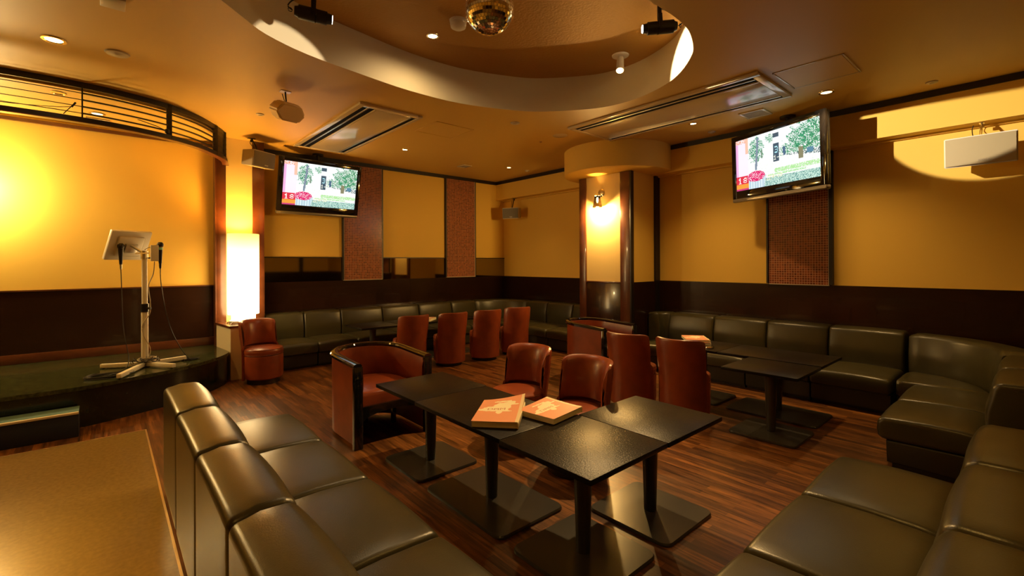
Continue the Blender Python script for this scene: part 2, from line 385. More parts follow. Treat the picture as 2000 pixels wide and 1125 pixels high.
# mosaic strips
def uvbox(o, ax):
    me = o.data; uv = me.uv_layers.new(name='UVMap')
    for l in me.loops:
        c = me.vertices[l.vertex_index].co; uv.data[l.index].uv = (c[ax], c.z)
def strip(k, x0, x1, axis, z0, z1):
    if axis == 'x':
        f = MB().box(x0 + .015, x1 - .015, WY - .035, WY, z0, z1); e = MB().box(x0, x0 + .022, WY - .05, WY, z0 - .0, z1).box(x1 - .014, x1, WY - .05, WY, z0, z1)
        l = MB().box(x0 + .02, x1 - .012, WY - .04, WY, z0 - .012, z0).box(x1 - .024, x1 - .014, WY - .042, WY, z0, z1).box(x0 + .022, x0 + .03, WY - .042, WY, z0, z1)
    else:
        f = MB().box(WX - .035, WX, x0 + .02, x1 - .015, z0, z1); e = MB().box(WX - .055, WX, x0 - .012, x0 + .03, z0, z1).box(WX - .055, WX, x1 - .02, x1, z0, z1)
        l = MB().box(WX - .04, WX, x0 + .03, x1 - .02, z0 - .012, z0).box(WX - .042, WX, x0 + .03, x0 + .04, z0, z1)
    o = struct(f.obj('trim_%d' % k, 'mosaic_tile')); uvbox(o, 0 if axis == 'x' else 1)
    e.obj('edge_strip', 'black_trim', o); l.obj('corner_bead', 'plastic_beige', o)
strip(6, 3.05, 3.79, 'x', 1.222, 3.205); strip(7, 5.13, 5.88, 'x', 1.225, 3.205); strip(8, 1.68, 2.42, 'y', 1.215, 2.85)

# ------------------------------------------------------------------ stage
front = [(-3.36, 5.79), (-.67, 5.79), (-.18, 5.82), (.17, 5.94), (.6, 6.15), (.92, 6.42), (1.12, 6.68), (1.195, 6.87)]
fp = [(p.x, p.y) for p in smooth_path([(x, y, 0) for x, y in front[1:]], 6)]
sg = thing('stage', 'low curved stage with dark green marble top by yellow wall', 'stage', (0, 0, 0))
MB().prism([(-3.36, 5.79)] + fp + [(1.13, 7.473), (1.13, 7.60), (-3.36, 7.60)], .345, .38).obj('stage_top', 'marble_green', sg)
MB().prism([(-3.36, 5.80)] + [(x - .012, y + .012) for x, y in fp] + [(1.12, 7.47), (1.12, 7.60), (-3.36, 7.60)], 0, .345).obj('stage_front', 'marble_dark', sg)
st = thing('step_box', 'low step box with teal carpet top in front of the stage', 'step', (0, 0, 0))
MB().box(-1.7, -.176, 5.545, 5.785, 0, .205, .004).obj('step_body', 'navy_board', st)
MB().box(-1.7, -.176, 5.56, 5.785, .205, .215, .002).obj('carpet_top', 'teal_carpet', st)
MB().box(-1.7, -.175, 5.538, 5.562, .198, .217, .002).obj('nosing', 'cream_board', st)

# ladder-like curved rail hung over the stage
rl = thing('stage_rail', 'curved black ladder-like metal rail hanging above the stage', 'rail', (0, 0, 0))
def rect(wd, h): return [(-wd / 2, -h / 2), (wd / 2, -h / 2), (wd / 2, h / 2), (-wd / 2, h / 2)]
def atz(z, pts=ringp): return [Vector((p.x, p.y, z)) for p in pts]
MB().sweep(atz(3.242), rect(.02, .056)).obj('top_rail', 'black_trim', rl)
MB().sweep(atz(2.905), rect(.055, .045)).obj('bottom_rail', 'black_trim', rl)
MB().sweep(atz(2.878), rect(.075, .010)).obj('bottom_cap', 'post_wood', rl)
right_part = [p for p in ringp if p.x > -.18]; left_part = [p for p in ringp if p.x < -.14]
for i, z in enumerate((3.165, 3.10, 3.035, 2.97)):
    MB().sweep(atz(z, right_part), rect(.022, .012)).obj('bar', 'black_trim', rl)
    MB().tube(atz(z, left_part), .004, 6).obj('wire', 'black_trim', rl)
def ring_at(x): return min(ringp, key=lambda p: abs(p.x - x))
for x, wd in ((-.16, .012), (.545, .05), (1.06, .05), (1.2, .05)):
    p = ring_at(x); MB().box(p.x - wd / 2, p.x + wd / 2, p.y - .02, p.y + .02, 2.89, 3.26).obj('upright', 'black_trim', rl)
rp = [p for p in ringp if p.x > 1.05]
MB().sweep(atz(3.07, rp), rect(.012, .33)).obj('end_panel', 'black_trim', rl)
p = ring_at(.545)
tag(MB().tube([(p.x - .28, p.y - .2, 3.0), (p.x - .12, p.y - .1, 2.985), (p.x - .05, p.y - .03, 2.975), (p.x - .02, p.y - .03, 2.93)], .004, 6).lathe([(0, -.03), (.02, -.02), (.025, 0), (.02, .02), (0, .03)], 12, (p.x - .02, p.y - .035, 2.96)).obj('fairy_light_cable', 'cable_black'),
    'thin cable with small bulb holder clipped to the rail\'s wide upright', 'cable')
b = MB().tube(smooth_path([(-1.2, 6.13, 2.965), (-.7, 6.11, 2.955), (-.35, 6.10, 2.985), (-.235, 6.10, 3.01)], 5), .003, 6).tube([(-.29, 6.1, 2.93), (-.21, 6.1, 3.05)], .004, 6).cyl((-.235, 6.1, 3.005), (-.205, 6.1, 3.055), .008)
tag(b.obj('cable_twist', 'cable_black'), 'loose wire twisted into a knot on the left wires of the stage rail', 'cable')

# ------------------------------------------------------------------ sofas
def arcpts(cx, cy, r, a0, a1, n): return [(cx + r * math.cos(R(a0 + (a1 - a0) * i / n)), cy + r * math.sin(R(a0 + (a1 - a0) * i / n))) for i in range(n + 1)]
def back_profile(tb, h):
    return [(0, .04), (0, h - .05)] + arcpts(.035, h - .05, .035, 180, 105, 4) + [(.05, h - .012), (.09, h - .002), (.13, h - .003)] + arcpts(tb - .075, h - .062, .058, 82, 12, 5) + [(tb - .005, h - .12), (tb + .012, h - .19), (tb + .015, h - .26), (tb + .005, .36), (tb - .005, .25), (tb - .01, .2), (tb - .01, .04)]
def seat_profile(tb, D, z):
    m = (tb + D) / 2
    return [(tb + .02, .20), (tb + .02, z - .02), (tb + .05, z + .0), (tb + .12, z + .008), (m, z + .012), (D - .14, z + .006)] + arcpts(D - .05, z - .05, .05, 85, 10, 5) + [(D + .003, z - .09), (D - .004, z - .135), (D - .03, z - .155), (D - .06, z - .158)]
def base_profile(tb, D, z): return [(.01, .03), (.01, .2), (D - .055, z - .16), (D - .06, .035)]
def ends(L, r, n=4):
    us = [-L / 2 + r * (1 - math.cos(PI / 2 * i / n)) for i in range(n + 1)]
    mid = [-L / 2 + r + (L - 2 * r) * i / 8 for i in range(1, 8)]
    us = us + mid + [-u for u in reversed(us)]
    def off(u):
        d = (L / 2 - abs(u)) / r
        return r * (1 - math.sqrt(max(0, 1 - (1 - min(d, 1)) ** 2))) if d < 1 else 0.0
    return us, off
def sofa_parts(root, L, tb, D, h, z, has_seat=True):
    Lg = L - .006; rr = .028
    us, off = ends(Lg, rr); cr = lambda u: 1 - (2 * u / Lg) ** 2
    MB().loft(back_profile(tb, h), us, off, lambda u, t, zz: (u, t + (.012 * cr(u) if t > tb - .05 else 0), zz + (.006 * cr(u) if zz > h - .06 else 0))).obj('backrest', 'green_leather', root)
    if has_seat:
        us, off = ends(Lg, .03)
        MB().loft(seat_profile(tb, D, z), us, off, lambda u, t, zz: (u, t, zz + (.014 * cr(u) if zz > z - .03 else 0))).obj('seat', 'green_leather', root)
        us, off = ends(Lg - .01, .01)
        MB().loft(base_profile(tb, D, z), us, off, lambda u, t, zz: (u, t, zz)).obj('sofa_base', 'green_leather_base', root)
        MB().box(-Lg / 2 + .01, Lg / 2 - .01, .03, D - .09, 0, .035).obj('plinth', 'black_trim', root)
def sofa(L, tb, D, h, z, loc, rz, label, group):
    t = thing('sofa_module', label, 'sofa', (loc[0], loc[1], 0), rz, group); sofa_parts(t, L, tb, D, h, z); return t
# left foreground run, facing +X
G1 = 'green leather sofa units of the left foreground row'
names = ['far end unit', 'second unit from the far end', 'third unit from the far end', 'fourth unit from the far end', 'nearest unit']
ed = [3.845, 3.125, 2.405, 1.70, 1.0, .30]
for i in range(5):
    sofa(ed[i] - ed[i + 1], .235, .80, .70, .35, (.287, (ed[i] + ed[i + 1]) / 2), -PI / 2, names[i] + ' of the olive leather sofa row at left front', G1)
# near right run, facing +Y, rear at Y=-.05
G2 = 'green leather sofa units of the right foreground row'
nm = ['far end unit beside the gap', 'second unit from the gap', 'third unit from the gap, cut by the picture edge']
ed = [3.30, 2.62, 1.93, 1.26]
for i in range(3):
    sofa(ed[i] - ed[i + 1], .28, .86, .70, .35, ((ed[i] + ed[i + 1]) / 2, -.05), 0, 'olive leather sofa at right front, ' + nm[i], G2)
G3 = 'green leather sofa units of the corner group on the right'
ed = [4.29, 4.99, 5.70]
lb = ['olive leather sofa unit with open left side, behind the gap at right', 'olive leather sofa unit between the open-sided unit and the right corner']
for i in range(2): sofa(ed[i + 1] - ed[i], .28, .86, .72, .35, ((ed[i] + ed[i + 1]) / 2, -.05), 0, lb[i], G3)
# right wall run, facing -X
ed = [3.70, 3.02, 2.33, 1.65, .96]
lb = ['olive leather sofa unit on right wall, nearest the sconce pillar', 'olive leather sofa unit on right wall, second from the pillar', 'olive leather sofa unit on right wall below the mosaic strip', 'olive leather sofa unit on right wall next to the near corner']
for i in range(4): sofa(ed[i] - ed[i + 1], .30, 1.0, .745, .355, (WX - .025, (ed[i] + ed[i + 1]) / 2), PI / 2, lb[i], G3)
def corner(cx, cy, Rr, a0, a1, tb, D, h, z, label, seat=True):
    t = thing('corner_sofa', label, 'sofa', (cx, cy, 0), 0, None)
    N = 24; L = 1.0
    us = [-.5 + i / N for i in range(N + 1)]
    def fm(u, tt, zz):
        a = R(a0 + (a1 - a0) * (u + .5)); r = max(Rr - tt, .015); return (r * math.cos(a), r * math.sin(a), zz)
    MB().loft(back_profile(tb, h), us, lambda u: .03 * max(0, 1 - (.5 - abs(u)) * 14) ** 2, fm).obj('backrest', 'green_leather', t)
    if seat:
        MB().loft(seat_profile(tb, D, z), us, lambda u: .02 * max(0, 1 - (.5 - abs(u)) * 14) ** 2, fm).obj('seat', 'green_leather', t)
        MB().loft(base_profile(tb, D, z), us, lambda u: 0.0, fm).obj('sofa_base', 'green_leather_base', t)
    return t
corner(5.715, .93, .95, -90, 0, .29, .93, .735, .352, 'curved olive leather corner sofa unit at the right picture edge')
corner(5.69, 6.89, .985, 0, 90, .29, .96, .745, .355, 'curved olive leather corner sofa unit in the far room corner')
t = corner(6.32, 3.70, .335, 0, 90, .2, .3, .745, .355, 'rounded olive leather end unit between the pillar side and right wall', seat=False)
MB().box(-.62, .05, .0, .12, .19, .355, .03, 3).obj('seat', 'green_leather', t); MB().box(-.58, .05, .0, .12, .0, .19).obj('sofa_base', 'green_leather_base', t)
# far right wall run behind the pillar
G4 = 'green leather sofa units along the far walls'
ed = [6.88, 6.27, 5.62, 5.06]
lb = ['olive leather sofa unit on far right wall beside the curved corner', 'olive leather sofa unit on far right wall, second from the curved corner', 'olive leather sofa unit half hidden behind the sconce pillar']
for i in range(3): sofa(ed[i] - ed[i + 1], .29, .98, .745, .355, (WX - .025, (ed[i] + ed[i + 1]) / 2), PI / 2, lb[i], G4)
ed = [1.78, 2.34, 2.92, 3.65, 4.37, 5.09, 5.68]
lb = ['first from the lamp column', 'second from the lamp column', 'under the left mosaic strip', 'between the two mosaic strips', 'fifth from the lamp column', 'beside the curved corner']
for i in range(6): sofa(ed[i + 1] - ed[i], .29, .95, .745, .355, ((ed[i] + ed[i + 1]) / 2, WY - .025), PI, 'olive leather sofa unit on the back wall, ' + lb[i], G4)

# ------------------------------------------------------------------ tables
def make_table(wd, ln, label, x, y, rz=0.0, group=None, z=.58):
    t = thing('pedestal_table', label, 'table', (x, y, 0), rz, group)
    MB().box(-wd / 2, wd / 2, -ln / 2, ln / 2, z - .026, z, .003).obj('tabletop', 'table_black', t)
    MB().box(-.15, .15, -.15, .15, z - .034, z - .026).cyl((0, 0, .018), (0, 0, z - .03), .036, .05, 24).obj('column', 'iron_grey', t)
    bw, bl = wd * .86, ln * .86 + .02
    b = MB(); r = .05; po = []
    for sx, sy, a in ((1, 1, 0), (-1, 1, 90), (-1, -1, 180), (1, -1, 270)): po += arcpts(sx * (bw / 2 - r), sy * (bl / 2 - r), r, a, a + 90, 6)
    pi = [(px * .985, py * .985) for px, py in po]; n = len(po)
    b.add([(px, py, 0.002) for px, py in po] + [(px, py, .012) for px, py in po] + [(px, py, .02) for px, py in pi],
          [(i, (i + 1) % n, n + (i + 1) % n, n + i) for i in range(n)] + [(n + i, n + (i + 1) % n, 2 * n + (i + 1) % n, 2 * n + i) for i in range(n)] + [tuple(range(2 * n, 3 * n)), tuple(range(n - 1, -1, -1))])
    b.obj('base_plate', 'iron_grey', t, angle=30)
    return t
GT = 'black pedestal tables pushed together in the foreground'
make_table(.60, .60, 'square black table at the far end of the front table row, by the armchair', 1.853, 3.055, group=GT)
make_table(.60, .885, 'long black table in the front row with two songbooks on it', 1.845, 2.308, group=GT)
make_table(.615, .605, 'nearest square black table with glare, closest to the camera', 1.845, 1.558, group=GT)
make_table(.60, .60, 'square black table joined to the right side of the nearest table', 2.457, 1.553, group=GT)
GR = 'black pedestal tables in front of the right wall sofa'
make_table(.60, .605, 'square black table jutting out toward the camera in the right group', 4.385, 1.567, group=GR)
make_table(.62, .93, 'long black table alongside the right wall sofa', 5.03, 1.735, group=GR)
make_table(.62, .60, 'black table of the right group with stacked songbooks, behind the red chair', 5.03, 2.505, group=GR)
GB = 'black pedestal tables in front of the back wall sofa'
make_table(.60, .60, 'black table at the left end of the back wall row', 3.02, 6.62, group=GB)
make_table(.90, .60, 'black table with a songbook in the back wall row', 3.775, 6.62, group=GB)
make_table(.60, .60, 'black table at the right end of the back wall row', 4.53, 6.62, group=GB)

# ------------------------------------------------------------------ barrel chairs
def chair_proto(label, loc, rz, group):
    t = thing('barrel_chair', label, 'chair', loc, rz, group)     # faces +x
    MB().lathe([(0, .06), (.205, .06), (.222, .075), (.226, .12), (.226, .34), (.223, .352), (.2, .36), (0, .36)], 40).obj('drum_base', 'red_leather', t)
    MB().lathe([(0, .0), (.19, .0), (.19, .06), (0, .06)], 32).obj('plinth', 'black_trim', t)
    MB().lathe([(.0, .36), (.205, .36), (.222, .37), (.229, .39), (.228, .415), (.215, .437), (.17, .450), (.10, .457), (0, .460)], 40).obj('seat', 'red_leather', t)
    pip = MB()
    for z, r in ((.366, .2255), (.43, .2215)): pip.tube([(r * math.cos(2 * PI * i / 48), r * math.sin(2 * PI * i / 48), z) for i in range(48)], .0035, 6, closed=True)
    pip.obj('piping', 'red_leather', t)
    # curved back shell
    ri, ro = .180, .243; N = 26; H0, H1 = .05, .785
    prof = [(ri + .052, H0), (ri + .052, .33), (ri + .05, .44), (ri + .01, .47), (ri, .54), (ri - .002, .64), (ri + .006, .72), (ri + .015, .755), (ri + .028, H1 - .008), (ri + .043, H1), (ro - .004, H1 - .006), (ro + .004, H1 - .025), (ro + .004, .6), (ro, .4), (ro - .002, H0)]
    def fm(u, tt, z):
        a = PI + u; lean = .055 * max(0, (z - .35) / .4)
        e = abs(u) / R(78); zz = z - (.030 * e ** 6 if z > .7 else 0)
        return (tt * math.cos(a) - lean, tt * math.sin(a) * (1 + .03 * (z > .45)), zz)
    us = [R(-78) + R(156) * i / N for i in range(N + 1)]
    MB().loft(prof, us, lambda u: .022 * max(0, 1 - (R(78) - abs(u)) / .13) ** 2, fm).obj('backrest', 'red_leather', t)
    return t
GC = 'red leather barrel chairs'
ch = chair_proto('red barrel chair right of the lamp pedestal, seat facing the camera', (1.52, 6.545, 0), R(-72), 'red barrel chair by the lamp')
c_list = [((3.25, 5.93), 90, 'leftmost of the four red chair backs at the back wall tables', 'red barrel chairs at the back wall tables'),
          ((3.86, 5.84), 86, 'second from left of the four red chair backs at the back wall tables', 'red barrel chairs at the back wall tables'),
          ((4.49, 5.80), 80, 'third from left of the four red chair backs at the back wall tables', 'red barrel chairs at the back wall tables'),
          ((5.12, 5.80), 76, 'rightmost of the four red chair backs at the back wall tables', 'red barrel chairs at the back wall tables'),
          ((2.60, 2.90), 184, 'red barrel chair behind the two songbooks, farther of the front pair', 'red barrel chairs at the front tables'),
          ((2.57, 2.25), 178, 'red barrel chair nearest the camera, behind the glaring square table', 'red barrel chairs at the front tables'),
          ((4.18, 2.83), 6, 'red chair back between the far armchair and the chair before the songbooks', 'red barrel chairs at the right tables'),
          ((4.25, 2.29), 6, 'red chair back with songbooks showing over its top edge', 'red barrel chairs at the right tables')]
for (x, y), a, l, g in c_list: copy_tree(ch, (x, y, 0), R(a), l, g)

# ------------------------------------------------------------------ horseshoe armchairs, facing -y
def armchair(label, loc, rz, group):
    t = thing('tub_armchair', label, 'armchair', loc, rz, group)
    Wd, Rr = .345, .345
    def path(k, z=None, r=0):
        pts = [(-Wd + r, -.37), (-Wd + r, -.25), (-Wd + r, -.12)]
        pts += [((Rr - r) * math.cos(R(180 - a)), .06 + (Rr - r) * math.sin(R(180 - a)) * 1.0) for a in range(0, 181, 10)]
        pts += [(Wd - r, -.12), (Wd - r, -.25), (Wd - r, -.37)]; return pts
    zt = lambda y: .655 + .035 * min(1, max(0, (y + .37) / .7))
    P = [(x, y) for x, y in path(0)]
    b = MB(); vs = []; n = len(P)
    outer = [(x, y) for x, y in path(0, r=.0)]; inn = [(x, y) for x, y in path(0, r=.055)]; mid = path(0, r=.075)
    layers = []
    for (xo, yo), (xi, yi), (xm, ym) in zip(outer, inn, mid):
        layers.append([(xo, yo, .03), (xo * 1.005, yo, .3), (xo * 1.008, yo, .55), (xo, yo, zt(yo)), (xi, yi, zt(yi)), (xm, ym, .58), (xm * 1.0, ym, .48), (xi, yi, .40), (xi, yi, .2), (xi, yi, .03)])
    k = 10
    for l in layers: vs += l
    fs = [(i * k + q, i * k + (q + 1) % k, (i + 1) * k + (q + 1) % k, (i + 1) * k + q) for i in range(n - 1) for q in range(k)] + [tuple(range(k)), tuple(range((n - 1) * k, n * k))]
    b.add(vs, fs); b.obj('shell', 'red_leather', t, angle=60)
    rail = smooth_path([(x * .94, y if abs(y + .37) > .01 else -.385, zt(y) + .016) for x, y in path(0)], 2)
    sec = [(-.034, -.016), (.034, -.016), (.036, .004), (.028, .016), (.01, .021), (-.01, .021), (-.028, .016), (-.036, .004)]
    MB().sweep(rail, sec).obj('top_rail', 'black_lacquer', t, angle=35)
    for s in (-1, 1): MB().box(s * .321 - .037, s * .321 + .037, -.395, -.355, 0, .668, .006).obj('front_post', 'black_lacquer', t)
    MB().box(-.285, .285, -.33, .25, .30, .33).obj('seat_frame', 'black_lacquer', t)
    # seat cushion following the tub
    sp = [(-.28, -.35)] + [(.275 * math.cos(R(a)), .05 + .275 * math.sin(R(a))) for a in range(180, -1, -12)] + [(.28, -.35)]
    n = len(sp); b = MB(); lay = [(1, .325), (1.0, .40), (.97, .425), (.85, .437), (.4, .445)]
    for s, z in lay: b.v += [(x * s, (y + .05) * s - .05, z) for x, y in sp]
    for j in range(len(lay) - 1): b.f += [(j * n + i, j * n + (i + 1) % n, (j + 1) * n + (i + 1) % n, (j + 1) * n + i) for i in range(n)]
    b.f += [tuple(range((len(lay) - 1) * n, len(lay) * n)), tuple(range(n - 1, -1, -1))]
    b.obj('seat', 'red_leather', t, angle=60)
    # arched front apron
    b = MB(); N = 16; tp = []; bt = []
    for i in range(N + 1):
        x = -.285 + .57 * i / N; tp.append((x, .33)); bt.append((x, .20 + .07 * math.sqrt(max(0, 1 - (x / .285) ** 2))))
    poly = tp + bt[::-1]; n = len(poly)
    b.add([(x, -.375, z) for x, z in poly] + [(x, -.345, z) for x, z in poly], [(i, (i + 1) % n, n + (i + 1) % n, n + i) for i in range(n)]
          + [(i, i + 1, 2 * N + 1 - i - 1, 2 * N + 1 - i) for i in range(N)] + [(n + i, n + i + 1, n + 2 * N + 1 - i - 1, n + 2 * N + 1 - i) for i in range(N)])
    b.obj('apron', 'black_lacquer', t)
    MB().box(-.02, .02, .2, .24, 0, .30).obj('leg', 'black_lacquer', t)
    for s in (-1, 1): MB().box(s * .2 - .018, s * .2 + .018, .02, .056, 0, .30).obj('leg', 'black_lacquer', t)
    return t
a1 = armchair('red tub armchair with black lacquer rail at the end of the front tables', (1.85, 4.01, 0), R(0), 'horseshoe armchairs')
copy_tree(a1, (4.945, 3.93, 0), R(0), 'red tub armchair with black lacquer rail in front of the sconce pillar', 'horseshoe armchairs')

# ------------------------------------------------------------------ floor lamp, pedestal, sconce
pd = thing('lamp_pedestal', 'cream box pedestal with brown wooden top under the paper lamp', 'pedestal', (0, 0, 0))
MB().prism([(1.215, 6.89), (1.69, 6.89), (1.69, 7.47), (1.15, 7.47)], 0, .672).obj('pedestal_body', 'cream_board', pd)
MB().prism([(1.20, 6.875), (1.705, 6.875), (1.705, 7.473), (1.135, 7.473)], .672, .70).obj('pedestal_top', 'post_wood', pd)
def paper_lamp(loc, label, z):
    t = thing('paper_lamp', label, 'lamp', (loc[0], loc[1], z), 0)
    MB().lathe([(0, 0), (.165, 0), (.17, .01), (.17, .035), (.15, .045), (0, .045)], 40).obj('lamp_base', 'plastic_white', t)
    MB().lathe([(.145, .045), (.145, .12)], 40).obj('shade_foot', 'paper_shade', t)
    MB().lathe([(.15, .12), (.187, .12), (.189, .13), (.192, 1.2), (.190, 1.21), (.185, 1.21)], 48).obj('lamp_shade', 'paper_shade', t)
    l = light('POINT', 'lamp_bulb', (0, 0, 1.05), 75, WARM, rad=.06); l.parent = t
    return t
pl = paper_lamp((1.425, 7.2), 'tall glowing cylindrical paper lamp on the cream pedestal', .70)
MB().tube(smooth_path([(x - 1.425, y - 7.2, z) for x, y, z in ((1.28, 7.2, .02), (1.25, 7.3, .006), (1.235, 7.18, .01), (1.27, 7.08, .025), (1.23, 7.0, .012), (1.25, 6.93, .006), (1.30, 6.97, .008))], 6), .004, 6).obj('cord', 'cable_black', pl)

gm = bpy.data.materials.new('clear_glass'); gm.use_nodes = True
g = gm.node_tree.nodes['Principled BSDF']; g.inputs['Base Color'].default_value = (.5, .42, .3, 1); g.inputs['Roughness'].default_value = .12; g.inputs['Transmission Weight'].default_value = 1; g.inputs['IOR'].default_value = 1.2
MATS['clear_glass'] = gm
def wall_sconce(label, loc, rz, energy, color, out=.11, rad=.03):
    sc = thing('wall_sconce', label, 'wall lamp', loc, rz)
    MB().lathe([(0, 0), (.062, 0), (.062, .012), (.045, .022), (0, .024)], 32, axis=(-1, 0, 0)).obj('wall_plate', 'metal_chrome', sc)
    MB().cyl((-.02, 0, 0), (-.10, .0, -.035), .009, n=12).cyl((-.07, -.04, -.045), (-.135, .03, -.045), .012, n=12).cyl((-.11, 0, -.07), (-.11, 0, -.04), .012, n=12).obj('arm', 'metal_chrome', sc)
    MB().lathe([(.045, -.065), (.075, -.235), (.071, -.235), (.042, -.068)], 24, (-.11, 0, 0)).obj('glass_shade', 'clear_glass', sc)
    MB().lathe([(.047, -.062), (.050, -.085), (.047, -.085)], 24, (-.11, 0, 0)).obj('shade_collar', 'black_plastic', sc)
    MB().lathe([(0, -.075), (.012, -.08), (.016, -.13), (.010, -.16), (0, -.165)], 16, (-.11, 0, 0)).obj('bulb', 'lens_glow', sc)
    l = light('POINT', 'sconce_bulb', (-out, 0, -.26), energy, color, rad=rad); l.parent = sc
wall_sconce('chrome wall sconce with tapered glass shade on the pillar', (PX - .008, 4.59, 2.60), 0, 130, (1, .60, .19))
wall_sconce('chrome wall sconce on the yellow stage wall just beyond the left picture edge', (-1.12, SY - .001, 2.62), PI / 2, 112, (1, .76, .36), .24, .12)

# ------------------------------------------------------------------ televisions
import random as _r
rg = _r.Random(3)
def tvpix(u, v):
    n = rg.random(); n2 = rg.random()
    white = (.95, 1.0, .98); c = white
    if v > .5 and u > .2:
        c = (1.0, 1.0, .98) if n < .9 else (.75, .85, .75)
    def tree(cx, cy, rx, ry, den):
        d = ((u - cx) / rx) ** 2 + ((v - cy) / ry) ** 2 + .45 * math.sin(u * 47 + v * 9) * math.sin(v * 39 - u * 13)
        return d < 1 and n < den * (1.15 - d * .6)
    if v <= .5:
        if tree(.27, .28, .10, .24, .62) or tree(.44, .12, .06, .08, .5) or tree(.62, .42, .08, .12, .55) or tree(.85, .33, .22, .33, .72) or tree(.95, .2, .12, .25, .7) or (u > .62 and .38 < v < .56 and n < .5):
            c = (.02 + .12 * n2 * n2, .16 + .32 * n2, .08 + .16 * n2)
    if u > .6 and .5 < v < .60 and n < .55 and v < .5 + (u - .6) * .25: c = (.05, .12, .14)
    if .775 < u < .825 and .42 < v < .62: c = (.25, .24, .14)
    if .86 < u < .93 and .47 < v < .56: c = (.10, .25, .36)
    if abs(u - (.295 - (v - .1) * .05)) < .014 and .04 < v < .66: c = (.22, .28, .36)
    if abs(u - .345) < .01 and .3 < v < .46: c = (.2, .3, .22)
    if .49 < u < .555 and .05 < v < .58: c = (.06, .10, .14) if not (.13 < v < .24) else (.9, .95, 1)
    if .60 < u < .63 and .34 < v < .5: c = (.08, .15, .25)
    if glyph_hit('3', (u - .505) / .045, (v - .3) / .12): c = (.5, .9, 1)
    if glyph_hit('1-7', (u - .49) / .12, (v - .46) / .09): c = (1, 1, .85)
    if .5 < u < 1 and .70 < v < .78 and v > .70 + (u - .5) * 0 and n < .75: c = (.45, .80, .35)
    if .42 < u < .85 and .79 < v < .82 and n < .8: c = (.45, .8, .4)
    if v > .84 and u > .3: c = (.45 + .4 * n, .70 + .3 * n, .60 + .3 * n) if n < .6 else (.12, .32, .30)
    if u < .17:
        k = .5 + .5 * abs(v - .45); c = (1, .75 + .25 * (1 - k), 1)
        if u < .03: c = (.9, .45, .75)
        if v < .08: c = (1, .35, .20) if n < .5 else (1, .9, .9)
        if u > .13 and v < .3: c = (1, .55, .40)
        if v > .72: c = (.75, .03, .06)
        if v > .88: c = (1, .35, .05)
        if v > .97: c = (.6, .05, .2)
        if glyph_hit('1', (u - .02) / .07, (v - .75) / .12) or glyph_hit('8', (u - .095) / .06, (v - .76) / .1): c = (1, .95, .9)
    d = ((u - .265) / .115) ** 2 + ((v - .77) / .10) ** 2
    if d < 1: c = (.75, .01, .14) if n < .75 else (1, .8, .9)
    if .17 < u < .40 and v > .83 - (u - .2) * .3 and u < .39 - (v - .8) * .1 and d >= 1: c = (.50, .66, .74) if int(u * 90) % 3 else (.8, .92, .95)
    if glyph_hit('22', (u - .40) / .06, (v - .80) / .09) or glyph_hit('0-20', (u - .47) / .12, (v - .80) / .07): c = (.9, .85, .55)
    return c
tvme = painted_grid(160, 90, 1.16, .6525, tvpix); tvme.materials.append(MATS['tv_picture'])
def television(center, az, tilt, roll_, label):
    """az: direction the screen faces"""
    t = thing('television', label, 'television', center, rot=(0, 0, 0))
    t.rotation_mode = 'XYZ'
    # local: x = viewer's right, -y = screen normal, z up
    n = Vector((math.cos(az) * math.cos(tilt), math.sin(az) * math.cos(tilt), math.sin(tilt))); r = Vector((-math.sin(az), math.cos(az), 0)); u = n.cross(r)
    r2 = r * math.cos(roll_) + u * math.sin(roll_); u2 = u * math.cos(roll_) - r * math.sin(roll_)
    M = Matrix(((r2.x, -n.x, u2.x), (r2.y, -n.y, u2.y), (r2.z, -n.z, u2.z)))
    t.rotation_euler = M.to_euler()
    o = bpy.data.objects.new('screen', tvme); C.objects.link(o); o.parent = t
    fw, fh = 1.16 / 2, .6525 / 2
    MB().box(-fw - .065, -fw, -.008, .03, -fh - .10, fh + .065, .004).box(fw, fw + .065, -.008, .03, -fh - .10, fh + .065, .004).box(-fw, fw, -.008, .03, fh, fh + .065, .004).box(-fw, fw, -.008, .03, -fh - .10, -fh, .004).box(-fw, fw, .004, .03, -fh, fh).obj('bezel', 'black_lacquer', t)
    MB().box(-fw - .067, fw + .067, -.012, .06, -fh - .145, -fh - .098, .012).obj('speaker_bar', 'silver_bar', t)
    MB().box(-fw - .06, fw + .06, .03, .075, -fh - .09, fh + .06, .01).box(-.4, .4, .075, .11, -.28, .25, .02).obj('back_cover', 'black_plastic', t)
    return t, M
def tv_mount(t, M, center, ceil_xy):
    """steel pole from the ceiling plate to the back of the set, child of the set"""
    Mi = M.inverted()
    def loc(p): return Mi @ (Vector(p) - Vector(center))
    back = Vector(center) + M @ Vector((0, .11, 0))
    pole = (ceil_xy[0], ceil_xy[1])
    MB().cyl(loc((pole[0], pole[1], CEIL - .025)), loc((pole[0], pole[1], center[2] - .05)), .022, n=16).cyl(loc((pole[0], pole[1], center[2])), loc(back), .018, n=12).obj('mount_pole', 'black_plastic', t)
    MB().cyl(loc((pole[0], pole[1], CEIL - .025)), loc((pole[0], pole[1], CEIL - .001)), .085, n=28).obj('ceiling_plate', 'black_plastic', t)
c1 = (2.5855, 7.52, 2.725)
t1, M1 = television(c1, -1.49102, -.21089, .0058, 'black wall television at left, ceiling hung, showing a garden')
tv_mount(t1, M1, c1, (2.60, 7.72))
c2 = (6.054, 2.114, 2.755)
t2, M2 = television(c2, R(158), R(-1.6), 0, 'black television at right, ceiling hung before the right mosaic strip')
tv_mount(t2, M2, c2, (6.25, 2.03))

